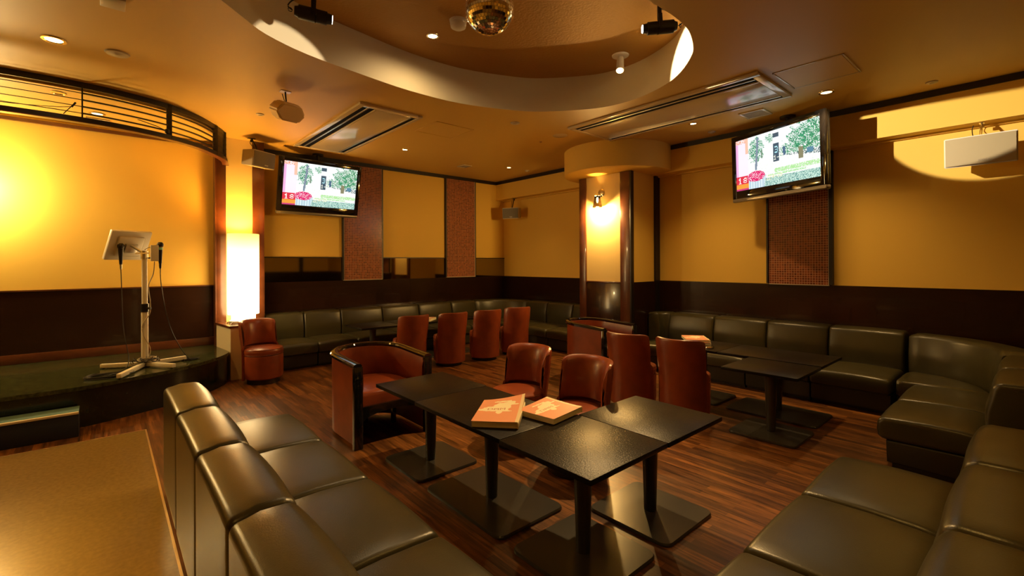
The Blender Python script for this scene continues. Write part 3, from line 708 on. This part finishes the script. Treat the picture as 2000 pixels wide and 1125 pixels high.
# ------------------------------------------------------------------ speakers
def face_rot(az, tilt=0.0):
    n = Vector((math.cos(az) * math.cos(tilt), math.sin(az) * math.cos(tilt), math.sin(tilt))); r = Vector((-math.sin(az), math.cos(az), 0)); u = n.cross(r)
    return Matrix(((r.x, -n.x, u.x), (r.y, -n.y, u.y), (r.z, -n.z, u.z)))
def box_speaker(center, az, tilt, wd, h, d, body, grille, label, hook, group=None):
    M = face_rot(az, tilt); t = thing('box_speaker', label, 'speaker', center, rot=M.to_euler(), group=group); Mi = M.inverted()
    def loc(p): return Mi @ (Vector(p) - Vector(center))
    # cabinet narrows slightly to the rear
    b = MB(); f = .9
    vs = [(-wd / 2, -d / 2, -h / 2), (wd / 2, -d / 2, -h / 2), (wd / 2, -d / 2, h / 2), (-wd / 2, -d / 2, h / 2), (-wd / 2 * f, d / 2, -h / 2 * f), (wd / 2 * f, d / 2, -h / 2 * f), (wd / 2 * f, d / 2, h / 2 * f), (-wd / 2 * f, d / 2, h / 2 * f)]
    bm = bmesh.new(); bv = [bm.verts.new(v) for v in vs]
    for q in ((0, 1, 2, 3), (5, 4, 7, 6), (4, 0, 3, 7), (1, 5, 6, 2), (3, 2, 6, 7), (4, 5, 1, 0)): bm.faces.new([bv[i] for i in q])
    bmesh.ops.bevel(bm, geom=bm.edges[:], offset=.006, segments=2, affect='EDGES'); bm.verts.index_update()
    b.add([v.co[:] for v in bm.verts], [[v.index for v in ff.verts] for ff in bm.faces]); bm.free(); b.obj('cabinet', body, t)
    # bowed front grille
    N = 14; us = [-wd / 2 + .012 + (wd - .024) * i / N for i in range(N + 1)]
    MB().loft([(0, -h / 2 + .012), (0, h / 2 - .012), (.01, h / 2 - .012), (.01, -h / 2 + .012)], us, lambda u: 0, lambda u, tt, z: (u, -d / 2 - tt - .018 * (1 - (2 * u / wd) ** 2), z)).obj('grille', grille, t)
    logo('BOSE', wd * .16, h * .07, 'metal_steel', t, Matrix.Translation((wd * .06, -d / 2 - .029, -h / 2 + h * .16)))
    top = Vector(center) + Vector((0, 0, h / 2))
    MB().cyl(loc(hook), loc(top), .010, n=10).box(-.05, .05, -.02, .02, -.006, 0, M=Matrix.Translation(loc(hook)) @ Mi.to_4x4()).cyl(loc(Vector(hook) + Vector((.0, .0, -.05))), loc(Vector(hook) + Vector((0, 0, -.02))), .018, n=12).obj('bracket', 'black_plastic' if body != 'plastic_white' else 'metal_chrome', t)
    MB().tube(smooth_path([loc(Vector(hook) + Vector((.01, .06, -.01))), loc(Vector(hook) + Vector((.0, .07, -.06))), loc(top + Vector((.02, .05, -.01)))], 5), .004, 6).obj('cable', 'cable_black', t)
    return t
box_speaker((1.62, 7.235, 2.965), R(-62), R(-8), .36, .225, .235, 'plastic_beige', 'grille_grey', 'beige box speaker hung between the stage rail and left television', (1.56, 7.34, CEIL))
box_speaker((6.36, .385, 2.565), R(180), R(-4), .50, .285, .20, 'plastic_white', 'grille_beige', 'large cream speaker hung under the beam at the right edge', (6.55, .385, 2.87))
box_speaker((6.44, 7.33, 2.545), R(208), R(-6), .36, .225, .22, 'plastic_beige', 'grille_grey', 'small beige speaker hung from the beam in the far corner', (6.52, 7.36, 2.87))
# rounded wooden speaker
M = face_rot(R(-80), R(-22)); cen = (1.407, 5.097, 3.062)
t = thing('ceiling_speaker', 'rounded tan speaker hanging from the ceiling before the left air conditioner', 'speaker', cen, rot=M.to_euler())
bm = bmesh.new(); pts = [(-.165, .0), (-.10, -.095), (.10, -.095), (.165, .0), (.10, .095), (-.10, .095)]
ringv = []
for y, s in ((-.11, .90), (.0, 1.0), (.11, .86)): ringv.append([bm.verts.new((x * s, y, z * s)) for x, z in pts])
for a, bb in ((0, 1), (1, 2)):
    for i in range(6): bm.faces.new((ringv[a][i], ringv[a][(i + 1) % 6], ringv[bb][(i + 1) % 6], ringv[bb][i]))
bm.faces.new(ringv[0][::-1]); bm.faces.new(ringv[2]); bmesh.ops.bevel(bm, geom=bm.edges[:], offset=.016, segments=3, affect='EDGES')
b = MB(); bm.verts.index_update(); b.add([v.co[:] for v in bm.verts], [[v.index for v in f.verts] for f in bm.faces]); bm.free(); b.obj('cabinet', 'speaker_tan', t, angle=60)
Mi = M.inverted(); lc = lambda p: Mi @ (Vector(p) - Vector(cen))
MB().cyl(lc((1.40, 5.12, CEIL)), lc((1.405, 5.10, 3.13)), .008, n=10).cyl(lc((1.37, 5.12, CEIL - .03)), lc((1.40, 5.12, 3.15)), .004, n=8).obj('hanger', 'black_plastic', t)
MB().box(-.05, .05, -.035, .035, -.006, 0, M=Matrix.Translation(lc((1.40, 5.12, CEIL))) @ Mi.to_4x4()).obj('ceiling_plate', 'metal_steel', t)

# ------------------------------------------------------------------ ceiling fittings
def aircon(x0, x1, y0, y1, label, two):
    t = thing('ceiling_air_conditioner', label, 'air conditioner', ((x0 + x1) / 2, (y0 + y1) / 2, CEIL), 0, 'slotted air conditioner panels in the ceiling')
    hx, hy = (x1 - x0) / 2, (y1 - y0) / 2; z0 = -.028
    MB().box(-hx, -hx + .062, -hy, hy, z0, 0, .004).box(hx - .05, hx, -hy, hy, z0, 0, .004).box(-hx + .06, hx - .06, -hy, -hy + .07, z0, 0, .004).box(-hx + .06, hx - .06, hy - .07, hy, z0, 0, .004).obj('frame', 'ac_panel', t)
    MB().box(-hx + .05, hx - .04, -hy + .06, hy - .06, -.022, 0).obj('cavity', 'slot_black', t)
    MB().box(-hx + .235, hx - .135, -hy + .072, hy - .072, z0 + .000, -.005, .003).obj('centre_panel', 'ac_panel', t)
    MB().box(-hx + .120, -hx + .138, -hy + .072, hy - .072, z0 - .001, -.008, .002).obj('louvre', 'metal_steel', t)
    MB().box(-hx + .205, -hx + .228, -hy + .072, hy - .072, z0 - .004, -.008, .002).obj('louvre', 'ac_panel', t)
    MB().box(hx - .130, hx - .112, -hy + .072, hy - .072, z0 - .004, -.008, .002).obj('louvre', 'metal_steel', t)
    return t
aircon(4.555, 5.47, 1.73, 4.08, 'slotted air conditioner panel in the ceiling near the right television', 1)
aircon(2.10, 2.88, 4.90, 7.30, 'slotted air conditioner panel in the ceiling near the left television', 0)
def hatch(x0, x1, y0, y1, label, n):
    t = thing('access_hatch', label, 'hatch', (0, 0, 0), 0)
    b = MB(); w2 = .014
    for a in ((x0, x1, y0, y0 + w2), (x0, x1, y1 - w2, y1), (x0, x0 + w2, y0, y1), (x1 - w2, x1, y0, y1)): b.box(*a, CEIL - .006, CEIL, .002)
    b.obj('hatch_frame', 'ac_panel' if n else 'ceiling_paint', t); MB().box(x0 + w2 + .006, x1 - w2 - .006, y0 + w2 + .006, y1 - w2 - .006, CEIL - .004, CEIL).obj('hatch_door', 'ceiling_paint', t)
hatch(4.72, 5.30, 1.10, 1.665, 'square ceiling hatch beside the right air conditioner', 1)
hatch(3.11, 3.69, 4.96, 5.51, 'square ceiling hatch between the two air conditioners', 0)
def vent(x0, x1, y0, y1, z, label, group=None):
    t = thing('ceiling_vent', label, 'vent', (0, 0, 0), 0, group)
    b = MB(); w2 = .03
    for a in ((x0, x1, y0, y0 + w2), (x0, x1, y1 - w2, y1), (x0, x0 + w2, y0 + w2, y1 - w2), (x1 - w2, x1, y0 + w2, y1 - w2)): b.box(*a, z - .015, z, .003)
    b.obj('vent_frame', 'ac_panel', t); MB().box(x0 + w2, x1 - w2, y0 + w2, y1 - w2, z - .004, z).obj('vent_backing', 'slot_black', t)
    b = MB(); k = int((x1 - x0 - 2 * w2) / .018)
    for i in range(k): b.box(x0 + w2 + i * .018, x0 + w2 + i * .018 + .007, y0 + w2, y1 - w2, z - .012, z - .003)
    b.obj('vent_slats', 'plastic_beige', t)
vent(5.69, 5.97, 2.10, 2.385, CEIL, 'square slatted vent in the ceiling left of the right television')
vent(4.84, 5.02, 6.81, 7.04, CEIL, 'small faint vent in the ceiling toward the far corner')
vent(-.16, .05, 7.22, 7.46, 3.2, 'slatted vent in the stage ceiling seen through the rail')
tag(MB().box(-.02, .11, 3.95, 4.12, CEIL - .05, CEIL, .005).obj('ceiling_box', 'plastic_beige'), 'small cream box on the ceiling cut by the top edge at left', 'ceiling box')

def downlight(x, y, z, label, r=.055, energy=0, glow='lens_dim', color=HALO, angle=110, blend=.9, group='round recessed downlights'):
    t = thing('downlight', label, 'downlight', (x, y, z), 0, group)
    MB().lathe([(r * .72, -.004), (r * .8, -.009), (r, -.007), (r * 1.04, 0), (r * .72, 0)], 32).obj('trim_ring', 'reflector', t)
    MB().lathe([(0, -.003), (r * .72, -.003), (r * .72, 0)], 24).obj('lens', glow, t)
    if energy: l = light('SPOT', 'bulb', (0, 0, -.02), energy, color, angle=angle, blend=blend, rad=.05); l.parent = t
    return t
E = 1.0
downlight(-.296, 5.11, CEIL, 'brightly lit downlight near the left picture edge', .075, 70, 'lens_glow', WARM)
downlight(3.514, 6.519, CEIL, 'lit downlight between left television and ceiling hatch', .05, 6, 'lens_glow')
downlight(5.636, 6.502, CEIL, 'lit downlight near the far corner', .05, 36, 'lens_glow', angle=96)
downlight(5.648, 2.923, CEIL, 'lit downlight just left of the slatted vent', .05, 125, 'lens_glow')
downlight(5.672, 1.476, CEIL, 'large lit downlight right of the right television', .07, 120, 'lens_dim')
downlight(2.348, 3.807, RECESS, 'lit downlight in the recessed ceiling left of mirror ball', .06, 50, 'lens_glow', angle=166, blend=.9, color=(1, .72, .38))
downlight(-.06, 7.0, 3.2, 'lit downlight in the stage ceiling seen through the rail', .07, 14, 'lens_dim', WARM)
downlight(-.34, 6.4, 3.2, 'unlit downlight in the stage ceiling seen through the wires', .06, 0, 'reflector')
# unseen downlights added as soft fill and for light on floor and tables
for i, (x, y, e) in enumerate(((-.95, 2.75, 330), (-.9, .0, 70), (2.2, .55, 45), (5.2, -1.2, 35), (.8, -1.4, 30))):
    downlight(x, y, CEIL, 'added downlight overhead, out of view behind or beside the camera', .06, e, 'lens_glow', WARM, angle=(56 if e > 300 else 110))
def disc(name, x, y, z, r, label, cat, m='plastic_beige', h=.012, group=None):
    b = MB().lathe([(0, -h), (r * .35, -h), (r * .45, -h * .7), (r * .9, -h * .5), (r, 0)], 28, (x, y, z)); o = tag(b.obj(name, m), label, cat, group); return o
disc('sprinkler_cover', .084, 5.10, CEIL, .085, 'round flat fitting right of the bright left downlight', 'sprinkler', h=.02)
disc('sprinkler_cover', 3.904, 4.382, CEIL, .06, 'small round sprinkler plate left of the round ceiling grille', 'sprinkler', h=.02)
disc('sprinkler_cover', 6.145, .709, CEIL, .05, 'small round sprinkler above the right wall at far right', 'sprinkler', h=.02)
disc('sprinkler_cover', 1.385, 6.083, CEIL, .045, 'tiny round sprinkler left of the tan hanging speaker', 'sprinkler', h=.02)
disc('sprinkler_cover', 6.204, 2.95, CEIL, .05, 'small sprinkler above the right television\'s upper left corner', 'sprinkler', h=.02)
disc('sprinkler_cover', 6.10, 6.50, CEIL, .045, 'tiny sprinkler in the ceiling by the far corner', 'sprinkler', h=.02)
disc('ceiling_nozzle', 4.80, 4.826, CEIL, .02, 'tiny dark button on the ceiling below the round grille', 'sensor', 'spot_rust', .015)
disc('ceiling_loudspeaker', 4.775, 4.417, CEIL, .105, 'round flush ceiling loudspeaker grille beside the pillar drum', 'loudspeaker', 'ac_panel', .01)
sd = thing('smoke_detector', 'white smoke detector beside the mirror ball', 'smoke detector', (2.372, 3.417, RECESS))
MB().lathe([(0, -.075), (.045, -.075), (.066, -.062), (.072, -.035), (.07, -.032), (.064, -.03), (.064, -.02), (.075, -.018), (.078, 0)], 32).obj('detector_body', 'plastic_white', sd)
# mirror ball
mb = thing('mirror_ball', 'faceted mirror ball hanging from the recessed ceiling', 'mirror ball', (1.811, 2.269, 3.085))
vs = []; fs = []; rb = .153; rows = 26
for j in range(rows):
    t0, t1_ = PI * j / rows, PI * (j + 1) / rows; m = max(4, int(2 * PI * math.sin((t0 + t1_) / 2) * rb / .0185))
    for i in range(m):
        a0, a1_ = 2 * PI * i / m, 2 * PI * (i + 1) / m; k = len(vs); g = .06
        aa, ab = a0 + (a1_ - a0) * g, a1_ - (a1_ - a0) * g; ta, tb_ = t0 + (t1_ - t0) * g, t1_ - (t1_ - t0) * g
        for (tt, a) in ((ta, aa), (ta, ab), (tb_, ab), (tb_, aa)): vs.append((rb * math.sin(tt) * math.cos(a), rb * math.sin(tt) * math.sin(a), rb * math.cos(tt)))
        fs.append((k, k + 3, k + 2, k + 1))
MB().add(vs, fs).obj('mirror_tiles', 'disco_mirror', mb, angle=1)
MB().lathe([(rb * .985 * math.sin(PI * i / 24), rb * .985 * math.cos(PI * i / 24)) for i in range(25)], 32).obj('ball_core', 'brass', mb)
MB().cyl((0, 0, rb), (0, 0, .48), .006, n=8).cyl((0, 0, .50), (0, 0, .575), .06, n=24).obj('motor', 'metal_chrome', mb)
# black theatre spots
def theatre_spot(back, frnt, label, lens, energy, aim, ang):
    back = Vector(back); frnt = Vector(frnt); c = (back + frnt) / 2; d = (frnt - back).normalized(); L = (frnt - back).length
    t = thing('theatre_spotlight', label, 'spotlight', c, 0, 'black tubular spotlights in the recess')
    MB().cyl(-d * L * .5, -d * L * .38, .034, .044, 24).cyl(-d * L * .40, d * L * .05, .052, n=28).cyl(d * L * .05, d * L * .36, .050, n=28).cyl(d * L * .34, d * L * .5, .042, .036, 24).obj('housing', 'black_plastic', t)
    MB().cyl(d * L * .5, d * (L * .5 + .004), .031, n=24).obj('lens', lens, t)
    MB().cyl(d * L * .04, d * L * .07, .0535, n=28).obj('focus_ring', 'black_lacquer', t)
    s = d.cross(Vector((0, 0, 1))).normalized()
    MB().box(-.014, .014, -.06, -.052, -.02, .09, M=Vector((1, 0, 0)).rotation_difference(d).to_matrix().to_4x4()).box(-.014, .014, .052, .06, -.02, .09, M=Vector((1, 0, 0)).rotation_difference(d).to_matrix().to_4x4()).cyl((0, 0, .055), (0, 0, RECESS - c.z), .018, n=14).cyl((0, 0, RECESS - c.z - .02), (0, 0, RECESS - c.z), .05, n=20).obj('yoke', 'black_plastic', t)
    e = -d * L * .55
    MB().tube(smooth_path([tuple(e + Vector((0, 0, .0))), tuple(e - d * .03 + Vector((0, 0, .03))), tuple(e * .8 + Vector((0, 0, .10))), (0.0, 0, .16)], 5), .005, 6).tube([tuple(e - d * .015 + Vector((.015 * math.cos(q), .0, .015 * math.sin(q)))) for q in [i * PI / 6 for i in range(12)]], .003, 6, closed=True).obj('cable', 'cable_black', t)
    l = light('SPOT', 'beam_source', tuple(d * (L * .5 + .02)), energy, (1, .82, .58), angle=ang, blend=.08, rad=.02); l.parent = t
    dd = (Vector(aim) - (c + d * L * .5)).normalized(); l.rotation_euler = dd.to_track_quat('-Z', 'Y').to_euler()
theatre_spot((1.089, 3.739, 3.425), (1.345, 3.66, 3.41), 'black tubular spotlight at the left end of the recess', 'lens_white', 2000, (6.6, .47, 3.09), 14)
theatre_spot((3.511, 1.954, 3.425), (3.327, 2.155, 3.415), 'black tubular spotlight at the right end of the recess', 'lens_white', 420, (.5, 4.55, 2.95), 15)
# white adjustable spot
wsp = thing('adjustable_spotlight', 'small cream adjustable spotlight on a round plate in the recess', 'spotlight', (4.05, 2.89, RECESS))
MB().lathe([(0, -.014), (.07, -.014), (.085, -.008), (.088, 0)], 32).obj('ceiling_plate', 'plastic_white', wsp)
aimd = (Vector((2.15, 1.75, .6)) - Vector((4.05, 2.89, 3.5))).normalized()
aimd = Vector((aimd.x * .6, aimd.y * .6, aimd.z)).normalized()
p0 = Vector((0, 0, -.035)); p1 = p0 + aimd * .165
MB().cyl((0, 0, -.04), (0, 0, -.01), .03, n=20).cyl(p0, p1, .036, .040, 28).obj('lamp_tube', 'plastic_white', wsp)
MB().cyl(p1, p1 + aimd * .003, .034, n=24).obj('lens', 'lens_glow', wsp)
l = light('SPOT', 'beam_source', tuple(p1 + aimd * .02), 420, HALO, angle=72, blend=.7, rad=.035); l.parent = wsp
dd = (Vector((2.15, 2.3, .58)) - (Vector((4.05, 2.89, RECESS)) + p1)); l.rotation_euler = dd.to_track_quat('-Z', 'Y').to_euler()

# ------------------------------------------------------------------ karaoke stand on the stage
ZS = .38; sx, sy = .327, 6.483
ks = thing('monitor_stand', 'white pole stand with tilted monitor on the stage', 'stand', (sx, sy, ZS))
MB().cyl((0, 0, .03), (0, 0, .68), .032, n=24).cyl((0, 0, .62), (0, 0, 1.26), .026, n=24).obj('pole', 'stand_paint', ks)
MB().cyl((0, 0, .60), (0, 0, .69), .038, n=24).cyl((.02, -.03, .64), (.05, -.055, .64), .012, n=10).obj('height_clamp', 'black_plastic', ks)
for (x, y) in ((-.035, 6.658), (.098, 5.93), (.556, 6.153), (.708, 6.594)):
    dx, dy = x - sx, y - sy; L = math.hypot(dx, dy); a = math.atan2(dy, dx)
    Mr = Matrix.Rotation(a, 4, 'Z'); MB().box(.0, L, -.02, .02, .012, .052, .002, M=Mr).obj('foot', 'stand_paint', ks)
    MB().cyl(Mr @ Vector((L - .03, 0, .0)), Mr @ Vector((L - .03, 0, .012)), .015, n=10).obj('foot_glide', 'black_plastic', ks)
MB().cyl((0, 0, .01), (0, 0, .10), .045, n=20).obj('hub', 'black_plastic', ks)
MB().cyl((0, 0, 1.18), (0, 0, 1.27), .034, n=20).cyl((0, 0, 1.24), (-.11, .20, 1.33), .014, n=10).box(-.075, .075, -.035, -.02, 1.235, 1.25, M=Matrix.Rotation(R(-48), 4, 'Z')).obj('bracket', 'metal_steel', ks)
MB().cyl((.03, -.03, 1.19), (.075, -.065, 1.19), .008, n=8).lathe([(0, -.01), (.022, -.008), (.024, .008), (0, .012)], 10, (.085, -.072, 1.19), axis=(.75, -.66, 0)).obj('knob', 'black_plastic', ks)
Mm = Matrix.Translation((-.13, .26, 1.345)) @ Matrix.Rotation(R(28), 4, 'Z') @ Matrix.Rotation(R(26), 4, 'X')
b = MB().box(-.20, .20, -.022, .022, -.185, .165, .008, M=Mm).box(-.13, .13, -.05, -.02, -.13, .11, .02, M=Mm)
mo = b.obj('monitor', 'stand_paint', ks)
MB().box(-.06, .06, -.075, -.045, -.07, .03, .004, M=Mm).obj('hinge_plate', 'metal_steel', mo)
MB().box(-.185, .185, .021, .024, -.15, .15, M=Mm).obj('screen', 'black_lacquer', mo)
MB().box(.045, .115, -.15, -.10, 1.155, 1.33, .006).obj('receiver_box', 'stand_paint', ks)
MB().tube(smooth_path([(.08, -.12, 1.15), (.07, -.10, 1.02), (.03, -.06, .88), (.045, -.05, .72), (.04, -.04, .58), (-.02, -.045, .46), (-.01, -.045, .34), (.045, -.04, .2), (.03, -.03, .1)], 6), .005, 6).tube(smooth_path([(.0, .0, 1.28), (.05, -.05, 1.31), (.07, -.1, 1.28)], 5), .004, 6).obj('cable', 'cable_beige', ks)
b = MB()
for k in range(9):
    r = .05 + .05 * random.random(); cx, cy = random.uniform(-.06, .08), random.uniform(-.08, .05)
    b.tube([(cx + r * math.cos(q), cy + r * .7 * math.sin(q), .065 + .02 * math.sin(2 * q + k) + .012 * (k % 3)) for q in [i * PI / 8 for i in range(16)]], .005, 5, closed=True)
b.obj('cable_bundle', 'cable_black', ks)
b = MB()
for k in range(4):
    r = .06 + .03 * random.random(); b.tube([(.02 + r * math.cos(q), -.03 + r * .6 * math.sin(q), .085 + .02 * math.sin(q + k)) for q in [i * PI / 8 for i in range(16)]], .005, 5, closed=True)
b.obj('cable_bundle', 'cable_beige', ks)
def mic(loc, label, floorpath, band):
    t = thing('microphone', label, 'microphone', loc, 0, 'two corded microphones hanging on the stand')
    MB().lathe([(0, .035), (.018, .032), (.03, .015), (.032, 0), (.028, -.018), (.0, -.02)], 24).obj('mic_head', 'black_plastic', t)
    MB().lathe([(0, -.02), (.024, -.022), (.022, -.06), (.016, -.17), (.014, -.2), (0, -.2)], 20).obj('mic_handle', 'black_plastic', t)
    MB().lathe([(.0, -.2), (.012, -.2), (.012, -.225), (.009, -.255), (0, -.255)], 16).obj('plug', 'metal_steel' if not band else 'black_plastic', t)
    if band: MB().lathe([(.0245, -.026), (.0245, -.05)], 20).obj('label_band', 'label_teal', t)
    MB().tube(smooth_path([(0, 0, -.25)] + [tuple(Vector(p) - Vector(loc)) for p in floorpath], 8), .0045, 6).obj('cord', 'cable_black', t)
    return t
mic((.132, 6.654, 1.70), 'black microphone on the left side of the stand', [(.138, 6.64, 1.2), (.15, 6.6, .8), (.19, 6.50, .5), (.16, 6.40, .40), (.05, 6.2, .39), (-.08, 6.12, .388), (-.15, 6.22, .388), (-.08, 6.35, .388), (.05, 6.25, .389)], False)
mic((.457, 6.369, 1.71), 'black microphone with pale teal band on the right side of the stand', [(.462, 6.37, 1.3), (.50, 6.36, 1.0), (.56, 6.38, .75), (.66, 6.46, .52), (.74, 6.52, .40), (.80, 6.58, .387), (.72, 6.66, .387)], True)
b = MB()
for k in range(6):
    rx, ry = .13 + .02 * k * random.random(), .09 + .02 * random.random(); cx, cy = -.02 + .012 * k, 6.14 + .01 * random.uniform(-1, 1)
    b.tube([(cx + rx * math.cos(q) + .01 * math.sin(3 * q), cy + ry * math.sin(q), ZS + .006 + .003 * k) for q in [i * PI / 12 for i in range(24)]], .0045, 6, closed=True)
tag(b.obj('cable_coil', 'cable_black'), 'coil of black cable lying on the stage left of the stand', 'cable coil')
b = MB()
for k in range(4):
    b.tube([(.76 + (.05 + .01 * k) * math.cos(q), 6.56 + .035 * math.sin(q), ZS + .006 + .004 * k) for q in [i * PI / 8 for i in range(16)]], .004, 6, closed=True)
tag(b.obj('cable_coil', 'cable_black'), 'small tangle of cable at the right foot of the stand', 'cable coil')

# ------------------------------------------------------------------ songbooks
rb2 = _r.Random(5)
blobs = [(.55, .30, .20, .08), (.70, .24, .12, .06), (.42, .42, .25, .07), (.35, .50, .3, .06), (.62, .38, .10, .10), (.50, .58, .06, .08), (.22, .52, .16, .04), (.5, .16, .2, .025), (.62, .55, .15, .02), (.80, .30, .10, .02)]
def cover(u, v):
    c = (.86, .36, .19)
    for bx, by, rx, ry in blobs:
        d = ((u - bx) / rx) ** 2 + ((v - by) / ry) ** 2
        if d + .35 * math.sin(u * 40) * math.sin(v * 33) < 1.25: c = (.97, .88, .60)
    if glyph_hit('DAM', (u - .22) / .42, (v - .43) / .08): c = (.62, .30, .16)
    if u > .93: c = (.88, .70, .42)
    return c
def songbook(loc, rz, label, wd=.265, ln=.37, th=.038, curl=.03, group=None):
    t = thing('songbook', label, 'book', loc, rz, group)
    def top(u, v): return th + curl * max(0, (1 - v)) ** 2 * max(0, u) ** 1.5
    # page block
    N = 10; vs = []; fs = []
    for j in range(N + 1):
        for i in range(N + 1):
            u, v = i / N, j / N; vs.append(((u - .5) * wd * .98, (.5 - v) * ln * .98, top(u, v) - .002))
    for j in range(N + 1):
        for i in range(N + 1):
            u, v = i / N, j / N; vs.append(((u - .5) * wd * .98, (.5 - v) * ln * .98, .002 + .5 * (top(u, v) - th)))
    K = (N + 1) ** 2; q = lambda i, j: j * (N + 1) + i
    for j in range(N):
        for i in range(N): fs += [(q(i, j), q(i, j + 1), q(i + 1, j + 1), q(i + 1, j)), (K + q(i, j), K + q(i + 1, j), K + q(i + 1, j + 1), K + q(i, j + 1))]
    for i in range(N):
        fs += [(q(i, 0), q(i + 1, 0), K + q(i + 1, 0), K + q(i, 0)), (q(i, N), K + q(i, N), K + q(i + 1, N), q(i + 1, N)), (q(0, i), K + q(0, i), K + q(0, i + 1), q(0, i + 1)), (q(N, i), q(N, i + 1), K + q(N, i + 1), K + q(N, i))]
    MB().add(vs, fs).obj('pages', 'paper_page', t, angle=30)
    me = painted_grid(84, 100, wd, ln, cover, name='cover')
    for v in me.vertices:
        u = v.co.x / wd + .5; vv = .5 - v.co.z / ln
        v.co = (v.co.x, v.co.z, top(u, vv) + .0005 + .006 * max(0, (vv - .85) / .15) * max(0, (u - .6)))
    me.materials.append(MATS['printed_cover']); o = bpy.data.objects.new('cover', me); C.objects.link(o); o.parent = t
    MB().box(wd / 2 - .004, wd / 2 + .002, -ln / 2, ln / 2 - .01, .0, th - .002, .001).obj('spine', 'paper_page', t)
    return t
# first book: near edge runs from (1.53,2.10) along (.66,-.75)
songbook((1.775, 2.14, .581), math.atan2(-.75, .66), 'thick salmon songbook lying on top left, its spine side curled up', .265, .40, .036, .05, 'songbooks on the front table')
songbook((2.035, 1.975, .581), R(8), 'salmon songbook partly covered on the right, angled on the front table', .30, .27, .034, .012, 'songbooks on the front table')
songbook((5.06, 2.58, .581), R(-60), 'lower salmon songbook seen over the red chair back at right', .26, .34, .03, .0, 'songbooks on the right table')
songbook((5.05, 2.60, .613), R(-52), 'upper salmon songbook seen over the red chair back at right', .25, .34, .028, .0, 'songbooks on the right table')
songbook((3.88, 6.55, .581), R(-50), 'songbook lying on the back wall table between red chairs', .26, .34, .034, .0, 'songbook on the back table')
tag(MB().box(4.80, 4.88, 2.30, 2.36, .5805, .60, .003).obj('ashtray', 'metal_chrome'), 'small pale dish on the table right of the middle red chair', 'ashtray')
